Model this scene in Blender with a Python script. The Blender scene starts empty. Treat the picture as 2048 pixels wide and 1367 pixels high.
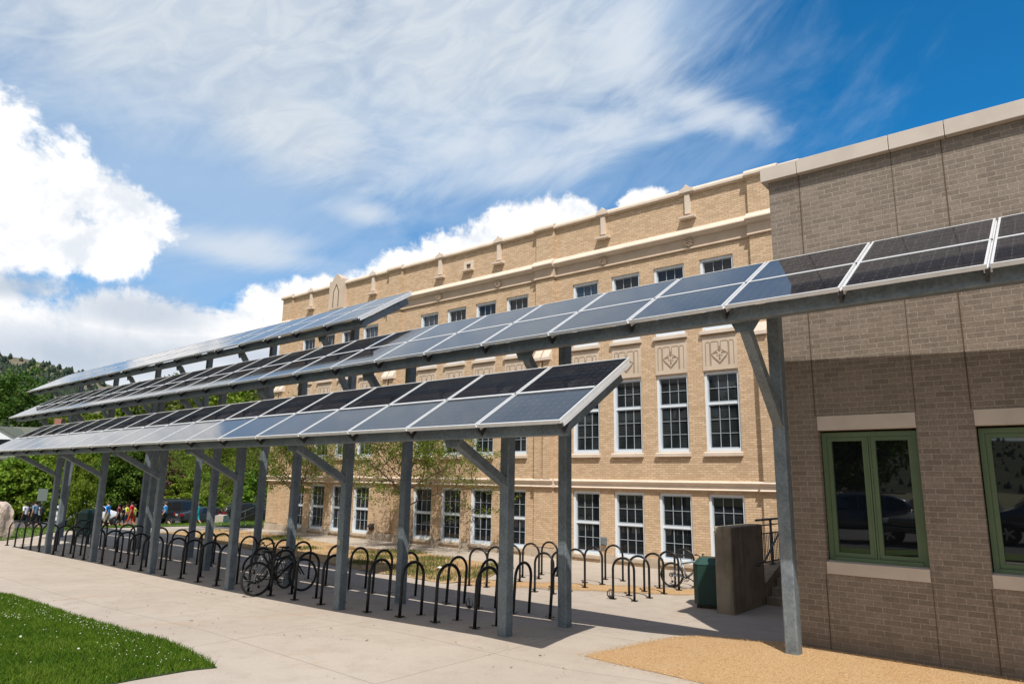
import bpy, bmesh, math, random
import numpy as np
from mathutils import Vector, Matrix

random.seed(7)
rng = np.random.default_rng(11)
scene = bpy.context.scene
COL = scene.collection
R = math.radians

# ------------------------------------------------------------------ camera
cam_d = bpy.data.cameras.new("camera")
cam_d.sensor_width = 36.0
cam_d.lens = 24.346
cam_d.clip_start = 0.05
cam_d.clip_end = 6000.0
cam = bpy.data.objects.new("camera", cam_d)
COL.objects.link(cam)
cam.matrix_world = Matrix((
    (0.77279907, 0.11265268, 0.62457264, 0.0),
    (0.63443574, -0.16274424, -0.75564913, 0.0),
    (0.0165197, 0.98021614, -0.19723948, 2.15),
    (0, 0, 0, 1)))
scene.camera = cam

# ------------------------------------------------------------------ view
scene.view_settings.view_transform = 'Standard'
scene.view_settings.look = 'None'
scene.view_settings.exposure = 0.0
scene.view_settings.gamma = 1.0

# ------------------------------------------------------------------ world: sky and clouds
SUN = Vector((0.47, -0.50, 1.0)).normalized()
SUN_EL = math.asin(SUN.z)
SUN_ROT = math.atan2(SUN.x, SUN.y)


class NT:
    """small helper around a node tree"""
    def __init__(self, tree):
        self.t = tree
        self.n = tree.nodes
        self.l = tree.links

    def node(self, typ, **kw):
        n = self.n.new(typ)
        for k, v in kw.items():
            setattr(n, k, v)
        return n

    def set(self, sock, v):
        if isinstance(v, bpy.types.NodeSocket):
            self.l.new(v, sock)
        elif v is not None:
            sock.default_value = v

    def math(self, op, a, b=None, c=None, clamp=False):
        n = self.node('ShaderNodeMath', operation=op)
        n.use_clamp = clamp
        self.set(n.inputs[0], a)
        if b is not None:
            self.set(n.inputs[1], b)
        if c is not None:
            self.set(n.inputs[2], c)
        return n.outputs[0]

    def mix(self, fac, a, b, blend='MIX'):
        n = self.node('ShaderNodeMix', data_type='RGBA', blend_type=blend)
        self.set(n.inputs[0], fac)
        self.set(n.inputs[6], a)
        self.set(n.inputs[7], b)
        return n.outputs[2]

    def sstep(self, v, lo, hi):
        n = self.node('ShaderNodeMapRange', interpolation_type='SMOOTHSTEP')
        self.set(n.inputs[0], v)
        n.inputs[1].default_value = lo
        n.inputs[2].default_value = hi
        return n.outputs[0]

    def noise(self, vec, scale, detail=4, rough=0.5, dist=0.0):
        n = self.node('ShaderNodeTexNoise')
        if vec is not None:
            self.l.new(vec, n.inputs['Vector'])
        n.inputs['Scale'].default_value = scale
        n.inputs['Detail'].default_value = detail
        n.inputs['Roughness'].default_value = rough
        n.inputs['Distortion'].default_value = dist
        return n.outputs[0]

    def comb(self, x, y, z):
        n = self.node('ShaderNodeCombineXYZ')
        self.set(n.inputs[0], x)
        self.set(n.inputs[1], y)
        self.set(n.inputs[2], z)
        return n.outputs[0]

    def ramp(self, fac, stops):
        n = self.node('ShaderNodeValToRGB')
        self.set(n.inputs[0], fac)
        el = n.color_ramp.elements
        el[0].position, el[0].color = stops[0][0], (*stops[0][1], 1)
        el[1].position, el[1].color = stops[1][0], (*stops[1][1], 1)
        for p, c in stops[2:]:
            e = el.new(p)
            e.color = (*c, 1)
        return n.outputs[0]


def build_world():
    w = bpy.data.worlds.new("World")
    scene.world = w
    w.use_nodes = True
    t = NT(w.node_tree)
    t.n.clear()
    out = t.node('ShaderNodeOutputWorld')
    bg = t.node('ShaderNodeBackground')
    bg.inputs['Strength'].default_value = 0.13
    sky = t.node('ShaderNodeTexSky', sky_type='NISHITA')
    sky.sun_disc = False
    sky.sun_elevation = SUN_EL
    sky.sun_rotation = SUN_ROT
    sky.altitude = 1600
    sky.air_density = 1.0
    sky.dust_density = 0.35
    sky.ozone_density = 3.0
    hs = t.node('ShaderNodeHueSaturation')
    hs.inputs['Saturation'].default_value = 1.05
    hs.inputs['Value'].default_value = 1.0
    t.l.new(sky.outputs[0], hs.inputs['Color'])
    skyc = t.mix(1.0, hs.outputs[0], (0.15, 0.98, 1.27, 1), 'MULTIPLY')
    tc = t.node('ShaderNodeTexCoord')
    sep = t.node('ShaderNodeSeparateXYZ')
    t.l.new(tc.outputs['Generated'], sep.inputs[0])
    x, y, z = sep.outputs
    az = t.math('MULTIPLY', t.math('ARCTAN2', x, y), 57.29578)
    el = t.math('MULTIPLY', t.math('ARCSINE', z), 57.29578)
    # cloud plane coordinates for stretched cirrus, direction coordinates for heaps
    dirv = tc.outputs['Generated']
    cr, sr = math.cos(R(24)), math.sin(R(24))
    qa = t.math('ADD', t.math('MULTIPLY', az, cr / 11), t.math('MULTIPLY', el, sr / 11))
    qb = t.math('ADD', t.math('MULTIPLY', az, -sr / 4.6), t.math('MULTIPLY', el, cr / 4.6))
    qv = t.comb(qa, qb, 3.7)
    cir = t.noise(qv, 0.72, 12, 0.60, 1.3)
    cir2 = t.noise(qv, 2.1, 10, 0.60, 1.2)
    puff = t.noise(dirv, 8.5, 12, 0.64, 0.5)
    puff2 = t.noise(dirv, 34.0, 5, 0.6, 0.0)
    pn = t.math('ADD', t.math('MULTIPLY', t.math('SUBTRACT', puff, 0.5), 1.9),
                t.math('MULTIPLY', t.math('SUBTRACT', puff2, 0.5), 0.75))
    cn = t.math('ADD', t.math('MULTIPLY', t.math('SUBTRACT', cir, 0.5), 2.3),
                t.math('MULTIPLY', t.math('SUBTRACT', cir2, 0.5), 0.5))

    def blob(a0, e0, ra, rb, rot=0.0):
        c, s = math.cos(R(rot)), math.sin(R(rot))
        da = t.math('SUBTRACT', az, a0)
        de = t.math('SUBTRACT', el, e0)
        u = t.math('ADD', t.math('MULTIPLY', da, c / ra), t.math('MULTIPLY', de, s / ra))
        v = t.math('ADD', t.math('MULTIPLY', da, -s / rb), t.math('MULTIPLY', de, c / rb))
        d = t.math('SQRT', t.math('ADD', t.math('MULTIPLY', u, u), t.math('MULTIPLY', v, v)))
        return t.math('SUBTRACT', 1.0, d)      # 1 at the middle, 0 at the rim

    def union(bl):
        r = bl[0]
        for b in bl[1:]:
            r = t.math('MAXIMUM', r, b)
        return r

    veil = union([blob(-68, 34, 27, 9.2, 3), blob(-45, 35.0, 19, 8.0, -4), blob(-60, 27.5, 9, 4.0, -12),
                  blob(-110, 30, 30, 16), blob(-150, 40, 50, 18)])
    veil_m = t.sstep(t.math('ADD', veil, t.math('MULTIPLY', cn, 0.44)), -0.42, 0.74)
    wisp = union([blob(-23.5, 29.4, 8.5, 2.0, -20), blob(-33, 28.0, 12, 2.2, 16), blob(-38, 25.4, 12, 2.2, 12), blob(-29, 33, 5, 7, 25),
                  blob(-62, 17.2, 9.0, 1.5, -3), blob(-61, 17.6, 5.5, 1.6, 6), blob(-52.5, 21.2, 3.2, 1.2, 0), blob(-45, 27.0, 11, 3.4, 10)])
    wisp_m = t.math('MULTIPLY', t.sstep(t.math('ADD', wisp, t.math('MULTIPLY', cn, 0.80)), -0.12, 1.15), 0.8)
    haze = union([blob(-68, 22, 34, 17), blob(-44, 28, 30, 12), blob(-28, 36, 12, 6), blob(-22, 47, 32, 9), blob(-40, 40, 25, 8)])  # high out-of-view haze added to lighten the panel reflections
    added_haze_m = t.math('MULTIPLY', t.sstep(t.math('ADD', haze, t.math('MULTIPLY', cn, 0.5)), -0.25, 0.9), 0.75)
    heap = union([blob(-80, 17.0, 11.5, 6.0, 10), blob(-71.0, 19.0, 5.6, 2.6, -22), blob(-82, 22, 6, 4), blob(-72, 15.8, 4.5, 2.4),
                  blob(-66, 9.0, 24, 4.4, 3), blob(-57, 13.0, 9, 2.8, 15), blob(-84, 8, 16, 8),
                  blob(-41, 17.5, 8.5, 5.2, 22), blob(-37.3, 20.0, 4.6, 3.8, 0), blob(-34.2, 21.4, 2.6, 2.3), blob(-48.5, 15.2, 6.5, 3.2, 22),
                  blob(-28.4, 22.6, 2.4, 1.4, 10), blob(-32, 20, 5, 2.0, 10), blob(60, 12, 40, 8), blob(140, 14, 50, 9)])
    heap_m = t.sstep(t.math('ADD', heap, t.math('MULTIPLY', pn, 0.80)), 0.0, 0.30)
    shade = union([blob(-68.5, 11.7, 7.0, 2.0, 0), blob(-77, 12.3, 6, 1.2, 4), blob(-72, 8.0, 17, 3.0, 2), blob(-58, 9.2, 12, 1.6, 2)])
    shade_m = t.math('MULTIPLY', t.sstep(t.math('ADD', shade, t.math('MULTIPLY', pn, 0.5)), -0.25, 0.9), 0.75)

    c = t.mix(added_haze_m, skyc, (3.6, 4.8, 6.4, 1))
    vc = t.mix(t.sstep(cir2, 0.3, 0.7), (4.5, 5.1, 5.9, 1), (5.5, 6.0, 6.45, 1))
    c = t.mix(t.math('MULTIPLY', veil_m, 0.93), c, vc)
    c = t.mix(wisp_m, c, (5.6, 6.1, 6.7, 1))
    hc = t.mix(t.sstep(t.math('ADD', puff, t.math('MULTIPLY', t.math('SUBTRACT', puff2, 0.5), 0.4)), 0.34, 0.62), (6.3, 6.65, 7.15, 1), (9.4, 9.2, 9.0, 1))
    c = t.mix(heap_m, c, hc)
    c = t.mix(shade_m, c, (3.5, 4.2, 5.15, 1))
    # warm broken cloud added over the unseen sky behind the viewer, warming the fill
    south_fill = t.math('MULTIPLY', t.sstep(t.math('MULTIPLY', y, -1.0), -0.15, 0.55), t.sstep(t.math('ADD', cir, t.math('MULTIPLY', t.math('SUBTRACT', puff, 0.5), 0.8)), 0.30, 0.55))
    c = t.mix(t.math('MULTIPLY', south_fill, 0.9), c, (6.6, 6.0, 5.3, 1))
    t.l.new(c, bg.inputs['Color'])
    t.l.new(bg.outputs[0], out.inputs[0])


build_world()

# ------------------------------------------------------------------ sun
sd = bpy.data.lights.new("sun", 'SUN')
sd.energy = 5.0
sd.angle = R(0.45)
sd.color = (1.0, 0.95, 0.87)
so = bpy.data.objects.new("sun", sd)
COL.objects.link(so)
so.rotation_euler = (-SUN).to_track_quat('-Z', 'Y').to_euler()
so.location = SUN * 60


# ------------------------------------------------------------------ terrain heights
def sm(a, b, x):
    t = min(max((x - a) / (b - a), 0.0), 1.0)
    return t * t * (3 - 2 * t)


KD = [0, 10.5, 13, 15.6, 18.3, 20.8, 23.4, 26.7, 30.2, 36, 50, 62, 75]
KZ = [0, 0, -.14, -.22, -.26, -.3, -.37, -.43, -.52, -.85, -1.54, -1.42, -1.45]


def zg(x, y):
    d = -.637 * x + .771 * y
    z = float(np.interp(d, KD, KZ))
    z += .12 * sm(-5.5, -3, x) * (1 - sm(9.6, 12.6, y) * sm(-2.9, -3.6, x))
    z += .30 * sm(-1.5, -5.0, y) * sm(-14, -8, x)
    w = sm(9.6, 12.6, y) * (1 - sm(38., 50., -x))
    return z * (1 - w) + w * min(-.33, max(z, -.33 - .02 * max(0, -x - 30.5)))


# ------------------------------------------------------------------ materials
def mat(name, col=(0.5, 0.5, 0.5), rough=0.6, metal=0.0, spec=0.5, ior=1.45):
    m = bpy.data.materials.new(name)
    m.use_nodes = True
    b = m.node_tree.nodes['Principled BSDF']
    b.inputs['Base Color'].default_value = (*col, 1)
    b.inputs['Roughness'].default_value = rough
    b.inputs['Metallic'].default_value = metal
    b.inputs['Specular IOR Level'].default_value = spec
    b.inputs['IOR'].default_value = ior
    return m


def nt_of(m):
    return NT(m.node_tree), m.node_tree.nodes['Principled BSDF']


def objco(t):
    return t.node('ShaderNodeTexCoord').outputs['Object']


def bump(t, b, h, strength=0.3, dist=0.01):
    n = t.node('ShaderNodeBump')
    n.inputs['Strength'].default_value = strength
    n.inputs['Distance'].default_value = dist
    t.l.new(h, n.inputs['Height'])
    t.l.new(n.outputs[0], b.inputs['Normal'])


def mottled(name, ca, cb, scale, rough=0.8, bstr=0.2, bscale=60, bdist=0.004, detail=6, metal=0.0, spec=0.4, lo=0.3, hi=0.7):
    m = mat(name, ca, rough, metal, spec)
    t, b = nt_of(m)
    co = objco(t)
    f = t.sstep(t.noise(co, scale, detail, 0.62, 0.2), lo, hi)
    t.l.new(t.mix(f, (*ca, 1), (*cb, 1)), b.inputs['Base Color'])
    if bstr:
        bump(t, b, t.noise(co, bscale, 4, 0.6), bstr, bdist)
    return m


def brick_mat(name, c1, c2, mortar, w, h, ms, stain=0.35, stain_col=(0.2, 0.12, 0.06), off=(0, 0, 0), bias=0.0):
    m = mat(name, c1, 0.85, 0, 0.25)
    t, b = nt_of(m)
    co = objco(t)
    s = t.node('ShaderNodeSeparateXYZ')
    t.l.new(co, s.inputs[0])
    u = t.math('ADD', t.math('ADD', s.outputs[0], s.outputs[1]), off[0])
    v = t.math('ADD', s.outputs[2], off[2])
    vec = t.comb(u, v, 0)
    br = t.node('ShaderNodeTexBrick')
    t.l.new(vec, br.inputs['Vector'])
    br.inputs['Scale'].default_value = 1.0
    br.inputs['Brick Width'].default_value = w
    br.inputs['Row Height'].default_value = h
    br.inputs['Mortar Size'].default_value = ms
    br.inputs['Mortar Smooth'].default_value = 0.15
    br.inputs['Bias'].default_value = bias
    br.inputs['Color1'].default_value = (*c1, 1)
    br.inputs['Color2'].default_value = (*c2, 1)
    br.inputs['Mortar'].default_value = (*mortar, 1)
    n1 = t.noise(co, 2.2, 5, 0.6)
    n2 = t.noise(co, 45, 4, 0.6)
    c = t.mix(t.math('MULTIPLY', t.sstep(n1, 0.45, 0.8), stain), br.outputs[0], (*stain_col, 1))
    mul = t.ramp(n2, [(0.25, (0.72, 0.72, 0.72)), (0.75, (1.18, 1.18, 1.18))])
    c = t.mix(1.0, c, mul, 'MULTIPLY')
    t.l.new(c, b.inputs['Base Color'])
    hgt = t.math('ADD', t.math('MULTIPLY', br.outputs['Fac'], -1.0), t.math('MULTIPLY', n2, 0.5))
    bump(t, b, hgt, 0.55, 0.008)
    return m


M = {}
M['tan_brick'] = brick_mat('tan_brick', (0.70, 0.51, 0.34), (0.53, 0.375, 0.235), (0.44, 0.33, 0.23), .203, .0677, .0085, 0.22, (0.40, 0.25, 0.13))  # mortar colour darkened to hold the shade of the raked joints
M['grey_brick'] = brick_mat('grey_brick', (0.262, 0.218, 0.182), (0.195, 0.162, 0.134), (0.355, 0.305, 0.255), .2, .0694, .0050, 0.25, (0.12, 0.092, 0.07), off=(0.02, 0, 0.0))
t, b = nt_of(M['grey_brick'])
co = objco(t)
old = b.inputs['Base Color'].links[0].from_socket
mq = t.node('ShaderNodeMapping')
t.l.new(co, mq.inputs[0])
mq.inputs['Scale'].default_value = (5.0, 5.0, 0.55)
streak = t.sstep(t.noise(mq.outputs[0], 1.0, 6, 0.62), 0.52, 0.74)
bl = t.sstep(t.noise(co, 1.1, 7, 0.68, 0.4), 0.50, 0.78)
c = t.mix(t.math('MULTIPLY', streak, 0.22), old, (0.105, 0.085, 0.068, 1))
c = t.mix(t.math('MULTIPLY', bl, 0.20), c, (0.30, 0.255, 0.21, 1))
sz = t.node('ShaderNodeSeparateXYZ')
t.l.new(co, sz.inputs[0])
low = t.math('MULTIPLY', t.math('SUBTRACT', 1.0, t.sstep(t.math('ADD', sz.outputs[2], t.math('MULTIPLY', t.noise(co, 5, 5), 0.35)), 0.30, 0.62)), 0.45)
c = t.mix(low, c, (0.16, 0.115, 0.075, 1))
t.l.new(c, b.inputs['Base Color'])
M['limestone'] = mottled('limestone', (0.70, 0.59, 0.49), (0.60, 0.50, 0.41), 1.6, 0.85, 0.15, 40, 0.003)
M['limestone_old'] = mottled('limestone_old', (0.60, 0.49, 0.385), (0.52, 0.42, 0.33), 1.4, 0.9, 0.2, 40, 0.003)
M['frieze_stone'] = mottled('frieze_stone', (0.56, 0.44, 0.34), (0.47, 0.37, 0.28), 1.8, 0.9, 0.2, 40, 0.003)
M['base_stone'] = mottled('base_stone', (0.50, 0.42, 0.33), (0.36, 0.29, 0.22), 1.1, 0.9, 0.25, 40, 0.004)
M['cast_stone'] = mottled('cast_stone', (0.565, 0.50, 0.44), (0.50, 0.44, 0.385), 2.2, 0.85, 0.1, 70, 0.002)
M['groove'] = mat('groove_shade_and_backing', (0.16, 0.11, 0.075), 0.95)  # dark tone stands in for shade in carved recesses; also backs the windows
M['white_frame'] = mat('painted_window_frame', (0.70, 0.76, 0.82), 0.4)
M['muntin'] = mat('painted_muntin', (0.36, 0.40, 0.45), 0.4)
M['green_frame'] = mottled('sage_green_frame', (0.100, 0.150, 0.078), (0.085, 0.130, 0.067), 3, 0.45, 0.0)
M['roof_gravel'] = mottled('roof_gravel', (0.3, 0.28, 0.25), (0.22, 0.2, 0.18), 5, 0.95)


def glass_mat(name, base, ior=1.5, stripes=False, tint=None):
    m = mat(name, base, 0.015, 0, 0.5, ior)
    t, b = nt_of(m)
    co = objco(t)
    if stripes:
        s = t.node('ShaderNodeSeparateXYZ')
        t.l.new(co, s.inputs[0])
        w = t.math('SINE', t.math('MULTIPLY', s.outputs[2], 2 * math.pi / 0.052))
        f = t.math('MULTIPLY', t.sstep(w, -0.2, 0.6), t.sstep(t.noise(co, 1.2, 2), 0.35, 0.6))
        t.l.new(t.mix(f, (*base, 1), (0.05, 0.056, 0.058, 1)), b.inputs['Base Color'])
    bump(t, b, t.noise(co, 1.3, 2, 0.5), 0.035, 0.02)
    if tint:
        b.inputs['Specular Tint'].default_value = (*tint, 1)
    return m


M['glass_dark'] = glass_mat('dark_window_glass', (0.010, 0.013, 0.016))
M['glass_blind'] = glass_mat('window_glass_over_blinds', (0.012, 0.016, 0.018), 1.4, True)
M['glass_blue'] = glass_mat('reflective_upper_glass', (0.012, 0.03, 0.05), 1.75)
M['glass_tint'] = glass_mat('tinted_window_glass', (0.006, 0.007, 0.008), 1.95)

# galvanised steel: mottled spangle and pale runs
m = mat('galvanised_steel', (0.3, 0.33, 0.35), 0.5, 0.35, 0.5)
t, b = nt_of(m)
co = objco(t)
vo = t.node('ShaderNodeTexVoronoi')
t.l.new(co, vo.inputs['Vector'])
vo.inputs['Scale'].default_value = 26
f = t.math('ADD', t.math('MULTIPLY', t.noise(co, 3.2, 6, 0.65, 0.4), 0.75), t.math('MULTIPLY', vo.outputs['Distance'], 0.3))
mpn = t.node('ShaderNodeMapping')
t.l.new(co, mpn.inputs[0])
mpn.inputs['Scale'].default_value = (9, 9, 0.8)
run = t.sstep(t.noise(mpn.outputs[0], 2.0, 3, 0.6), 0.60, 0.78)
c = t.ramp(f, [(0.30, (0.105, 0.130, 0.150)), (0.72, (0.225, 0.262, 0.285))])
c = t.mix(t.math('MULTIPLY', run, 0.5), c, (0.36, 0.37, 0.37, 1))
t.l.new(c, b.inputs['Base Color'])
t.l.new(t.ramp(f, [(0.3, (0.42, 0.42, 0.42)), (0.7, (0.62, 0.62, 0.62))]), b.inputs['Roughness'])
bump(t, b, f, 0.12, 0.004)
M['galv'] = m
M['alu'] = mottled('anodised_aluminium', (0.74, 0.74, 0.74), (0.66, 0.66, 0.66), 6, 0.42, 0.0, metal=0.25)
M['dark_clip'] = mat('dark_clip', (0.03, 0.03, 0.032), 0.5)

# photovoltaic face: dark cells, thin white grid, faint bus bars
m = mat('solar_cells', (0.012, 0.014, 0.022), 0.05, 0, 0.5, 1.75)
b_tint = (0.80, 0.93, 1.12)
t, b = nt_of(m)
co = objco(t)
s = t.node('ShaderNodeSeparateXYZ')
t.l.new(co, s.inputs[0])


def grid_line(tt, v, period, width, off=0.0):
    fr = tt.math('FRACT', tt.math('ADD', tt.math('DIVIDE', v, period), off))
    dd = tt.math('ABSOLUTE', tt.math('SUBTRACT', fr, 0.5))
    return tt.math('GREATER_THAN', dd, 0.5 - width / period / 2)


b.inputs['Specular Tint'].default_value = (*b_tint, 1)
cx_ = grid_line(t, s.outputs[0], 0.1253, 0.004)
cy_ = grid_line(t, s.outputs[1], 0.1253, 0.004)
bus = grid_line(t, s.outputs[1], 0.0626, 0.0022, 0.25)
fx = t.math('ABSOLUTE', t.math('SUBTRACT', t.math('FRACT', t.math('DIVIDE', s.outputs[0], 0.1253)), 0.5))
fy = t.math('ABSOLUTE', t.math('SUBTRACT', t.math('FRACT', t.math('DIVIDE', s.outputs[1], 0.1253)), 0.5))
corner = t.math('MULTIPLY', t.math('GREATER_THAN', t.math('ADD', fx, fy), 0.92), 0.22)
line = t.math('MAXIMUM', t.math('MULTIPLY', t.math('MAXIMUM', cx_, cy_), 0.10), t.math('MAXIMUM', corner, t.math('MULTIPLY', bus, 0.12)))
oi = t.node('ShaderNodeObjectInfo')
base = t.mix(oi.outputs['Random'], (0.009, 0.011, 0.018, 1), (0.014, 0.017, 0.026, 1))
dn = t.noise(co, 3.0, 5, 0.6)
base = t.mix(t.math('MULTIPLY', t.sstep(dn, 0.5, 0.85), 0.10), base, (0.20, 0.18, 0.15, 1))
t.l.new(t.mix(line, base, (0.42, 0.43, 0.45, 1)), b.inputs['Base Color'])
t.l.new(t.ramp(dn, [(0.3, (0.03, 0.03, 0.03)), (0.8, (0.06, 0.06, 0.06))]), b.inputs['Roughness'])
M['cells'] = m
M['panel_back'] = mat('panel_backsheet', (0.33, 0.32, 0.30), 0.7)

M['rack_paint'] = mottled('black_powder_coat', (0.010, 0.010, 0.011), (0.016, 0.016, 0.017), 8, 0.32, 0.0)
M['concrete_wall'] = mottled('cast_concrete', (0.36, 0.305, 0.23), (0.22, 0.185, 0.135), 2.2, 0.9, 0.3, 50, 0.004)
t, b = nt_of(M['concrete_wall'])
co = objco(t)
old = b.inputs['Base Color'].links[0].from_socket
mq = t.node('ShaderNodeMapping')
t.l.new(co, mq.inputs[0])
mq.inputs['Scale'].default_value = (9.0, 9.0, 0.7)
streak = t.sstep(t.noise(mq.outputs[0], 1.0, 6, 0.65), 0.46, 0.72)
t.l.new(t.mix(t.math('MULTIPLY', streak, 0.55), old, (0.13, 0.11, 0.08, 1)), b.inputs['Base Color'])
M['bin_green'] = mat('green_perforated_steel', (0.012, 0.06, 0.045), 0.5)
t, b = nt_of(M['bin_green'])
co = objco(t)
s = t.node('ShaderNodeSeparateXYZ')
t.l.new(co, s.inputs[0])
hx = t.math('ABSOLUTE', t.math('SUBTRACT', t.math('FRACT', t.math('DIVIDE', t.math('ADD', s.outputs[0], t.math('MULTIPLY', s.outputs[1], 1.0)), 0.034)), 0.5))
hy = t.math('ABSOLUTE', t.math('SUBTRACT', t.math('FRACT', t.math('DIVIDE', s.outputs[2], 0.034)), 0.5))
hole = t.math('LESS_THAN', t.math('ADD', t.math('MULTIPLY', hx, hx), t.math('MULTIPLY', hy, hy)), 0.075)
t.l.new(t.mix(hole, (0.012, 0.055, 0.042, 1), (0.003, 0.008, 0.007, 1)), b.inputs['Base Color'])
M['bin_lid'] = mat('green_steel_lid', (0.018, 0.062, 0.048), 0.45)
M['rail_paint'] = mottled('grey_painted_rail', (0.10, 0.115, 0.12), (0.075, 0.088, 0.095), 10, 0.5, 0.0)

# paving concrete with joints, stains and aggregate
m = mat('paving_concrete', (0.5, 0.42, 0.36), 0.9, 0, 0.25)
t, b = nt_of(m)
co = objco(t)
big = t.noise(co, 0.35, 5, 0.6, 0.3)
mid = t.noise(co, 2.6, 6, 0.65)
fine = t.noise(co, 90, 3, 0.7)
c = t.mix(t.sstep(big, 0.3, 0.7), (0.425, 0.36, 0.30, 1), (0.485, 0.42, 0.352, 1))
c = t.mix(t.math('MULTIPLY', t.sstep(mid, 0.42, 0.75), 0.5), c, (0.36, 0.30, 0.245, 1))
rust = t.noise(co, 0.8, 6, 0.7, 0.6)
c = t.mix(t.math('MULTIPLY', t.sstep(rust, 0.57, 0.74), 0.5), c, (0.44, 0.28, 0.16, 1))
c = t.mix(1.0, c, t.ramp(fine, [(0.25, (0.80, 0.80, 0.80)), (0.75, (1.12, 1.12, 1.12))]), 'MULTIPLY')
mpn = t.node('ShaderNodeMapping')
t.l.new(co, mpn.inputs[0])
mpn.inputs['Rotation'].default_value = (0, 0, R(1.2))
mpn.inputs['Location'].default_value = (0.3, 0.55, 0)
br = t.node('ShaderNodeTexBrick', offset=0.0)
t.l.new(mpn.outputs[0], br.inputs['Vector'])
br.inputs['Scale'].default_value = 1
br.inputs['Brick Width'].default_value = 3.0
br.inputs['Row Height'].default_value = 1.9
br.inputs['Mortar Size'].default_value = 0.009
br.inputs['Mortar Smooth'].default_value = 0.4
c = t.mix(t.math('MULTIPLY', br.outputs['Fac'], 0.55), c, (0.16, 0.13, 0.10, 1))
crk = t.node('ShaderNodeTexVoronoi', feature='DISTANCE_TO_EDGE')
wv = t.node('ShaderNodeVectorMath', operation='ADD')
nz = t.node('ShaderNodeTexNoise')
nz.inputs['Scale'].default_value = 1.6
nz.inputs['Detail'].default_value = 6
t.l.new(co, nz.inputs['Vector'])
t.l.new(co, wv.inputs[0])
t.l.new(nz.outputs['Color'], wv.inputs[1])
t.l.new(wv.outputs[0], crk.inputs['Vector'])
crk.inputs['Scale'].default_value = 0.23
ck = t.math('LESS_THAN', crk.outputs['Distance'], 0.0012)
c = t.mix(t.math('MULTIPLY', ck, 0.4), c, (0.17, 0.14, 0.11, 1))
t.l.new(c, b.inputs['Base Color'])
bump(t, b, t.math('SUBTRACT', fine, br.outputs['Fac']), 0.25, 0.004)
M['paving'] = m

m = mat('crushed_gravel', (0.5, 0.33, 0.17), 0.95, 0, 0.2)
t, b = nt_of(m)
co = objco(t)
vo = t.node('ShaderNodeTexVoronoi')
t.l.new(co, vo.inputs['Vector'])
vo.inputs['Scale'].default_value = 95
c = t.ramp(t.noise(vo.outputs['Color'], 3.0, 1), [(0.3, (0.40, 0.225, 0.10)), (0.5, (0.64, 0.415, 0.215)), (0.7, (0.76, 0.54, 0.32))])
n1 = t.noise(co, 1.3, 6, 0.65)
c = t.mix(t.math('MULTIPLY', t.sstep(n1, 0.4, 0.75), 0.35), c, (0.60, 0.45, 0.29, 1))
n3 = t.noise(co, 160, 2, 0.7)
c = t.mix(1.0, c, t.ramp(n3, [(0.3, (0.62, 0.6, 0.58)), (0.65, (1.16, 1.14, 1.1))]), 'MULTIPLY')
t.l.new(c, b.inputs['Base Color'])
bump(t, b, t.math('ADD', vo.outputs['Distance'], n3), 0.8, 0.012)
M['gravel'] = m
m = M['gravel'].copy()
m.name = 'gravel_dusting'
t, b = nt_of(m)
co = objco(t)
sp = t.node('ShaderNodeSeparateXYZ')
t.l.new(co, sp.inputs[0])
# distance from the line along which the chips were kicked out of the planter
ax, ay, bx, by = -12.2, 13.5, -8.2, 15.6
ln = math.hypot(bx - ax, by - ay)
dist = t.math('ABSOLUTE', t.math('ADD', t.math('MULTIPLY', t.math('SUBTRACT', sp.outputs[0], ax), -(by - ay) / ln), t.math('MULTIPLY', t.math('SUBTRACT', sp.outputs[1], ay), (bx - ax) / ln)))
fall = t.math('SUBTRACT', 1.0, t.sstep(dist, 0.15, 1.0))
spk = t.math('ADD', t.math('MULTIPLY', t.noise(co, 1.6, 6, 0.65, 0.4), 0.8), t.math('MULTIPLY', t.noise(co, 55, 2, 0.6), 0.8))
al = t.sstep(t.math('ADD', t.math('MULTIPLY', fall, 0.55), spk), 1.0, 1.28)
t.l.new(al, b.inputs['Alpha'])
M['gravel_dust'] = m
M['gravel_chip'] = mottled('gravel_chip', (0.60, 0.42, 0.23), (0.40, 0.25, 0.12), 30, 0.95, 0.0)

m = mat('planter_soil', (0.4, 0.26, 0.14), 0.95, 0, 0.2)
t, b = nt_of(m)
co = objco(t)
n1 = t.noise(co, 0.9, 6, 0.65, 0.5)
n2 = t.noise(co, 40, 4, 0.65)
c = t.ramp(n1, [(0.32, (0.34, 0.21, 0.10)), (0.6, (0.52, 0.36, 0.20))])
c = t.mix(1.0, c, t.ramp(n2, [(0.3, (0.65, 0.63, 0.6)), (0.7, (1.15, 1.13, 1.1))]), 'MULTIPLY')
t.l.new(c, b.inputs['Base Color'])
bump(t, b, n2, 0.6, 0.02)
M['soil'] = m
M['lawn_soil'] = mottled('lawn_thatch', (0.05, 0.085, 0.018), (0.035, 0.055, 0.014), 3, 0.95, 0.4, 60, 0.02)
M['far_grass'] = mottled('far_grass', (0.10, 0.16, 0.035), (0.15, 0.19, 0.06), 1.5, 0.95, 0.5, 40, 0.05)
M['dry_ground'] = mottled('dry_ground', (0.22, 0.19, 0.11), (0.12, 0.13, 0.06), 0.06, 0.95, 0.2, 3, 0.05)
M['asphalt'] = mottled('asphalt', (0.115, 0.112, 0.108), (0.085, 0.083, 0.08), 0.8, 0.9, 0.3, 80, 0.004)
M['boulder'] = mottled('pale_boulder', (0.62, 0.50, 0.42), (0.40, 0.33, 0.28), 4.5, 0.95, 0.9, 9, 0.05, detail=9)


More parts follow.
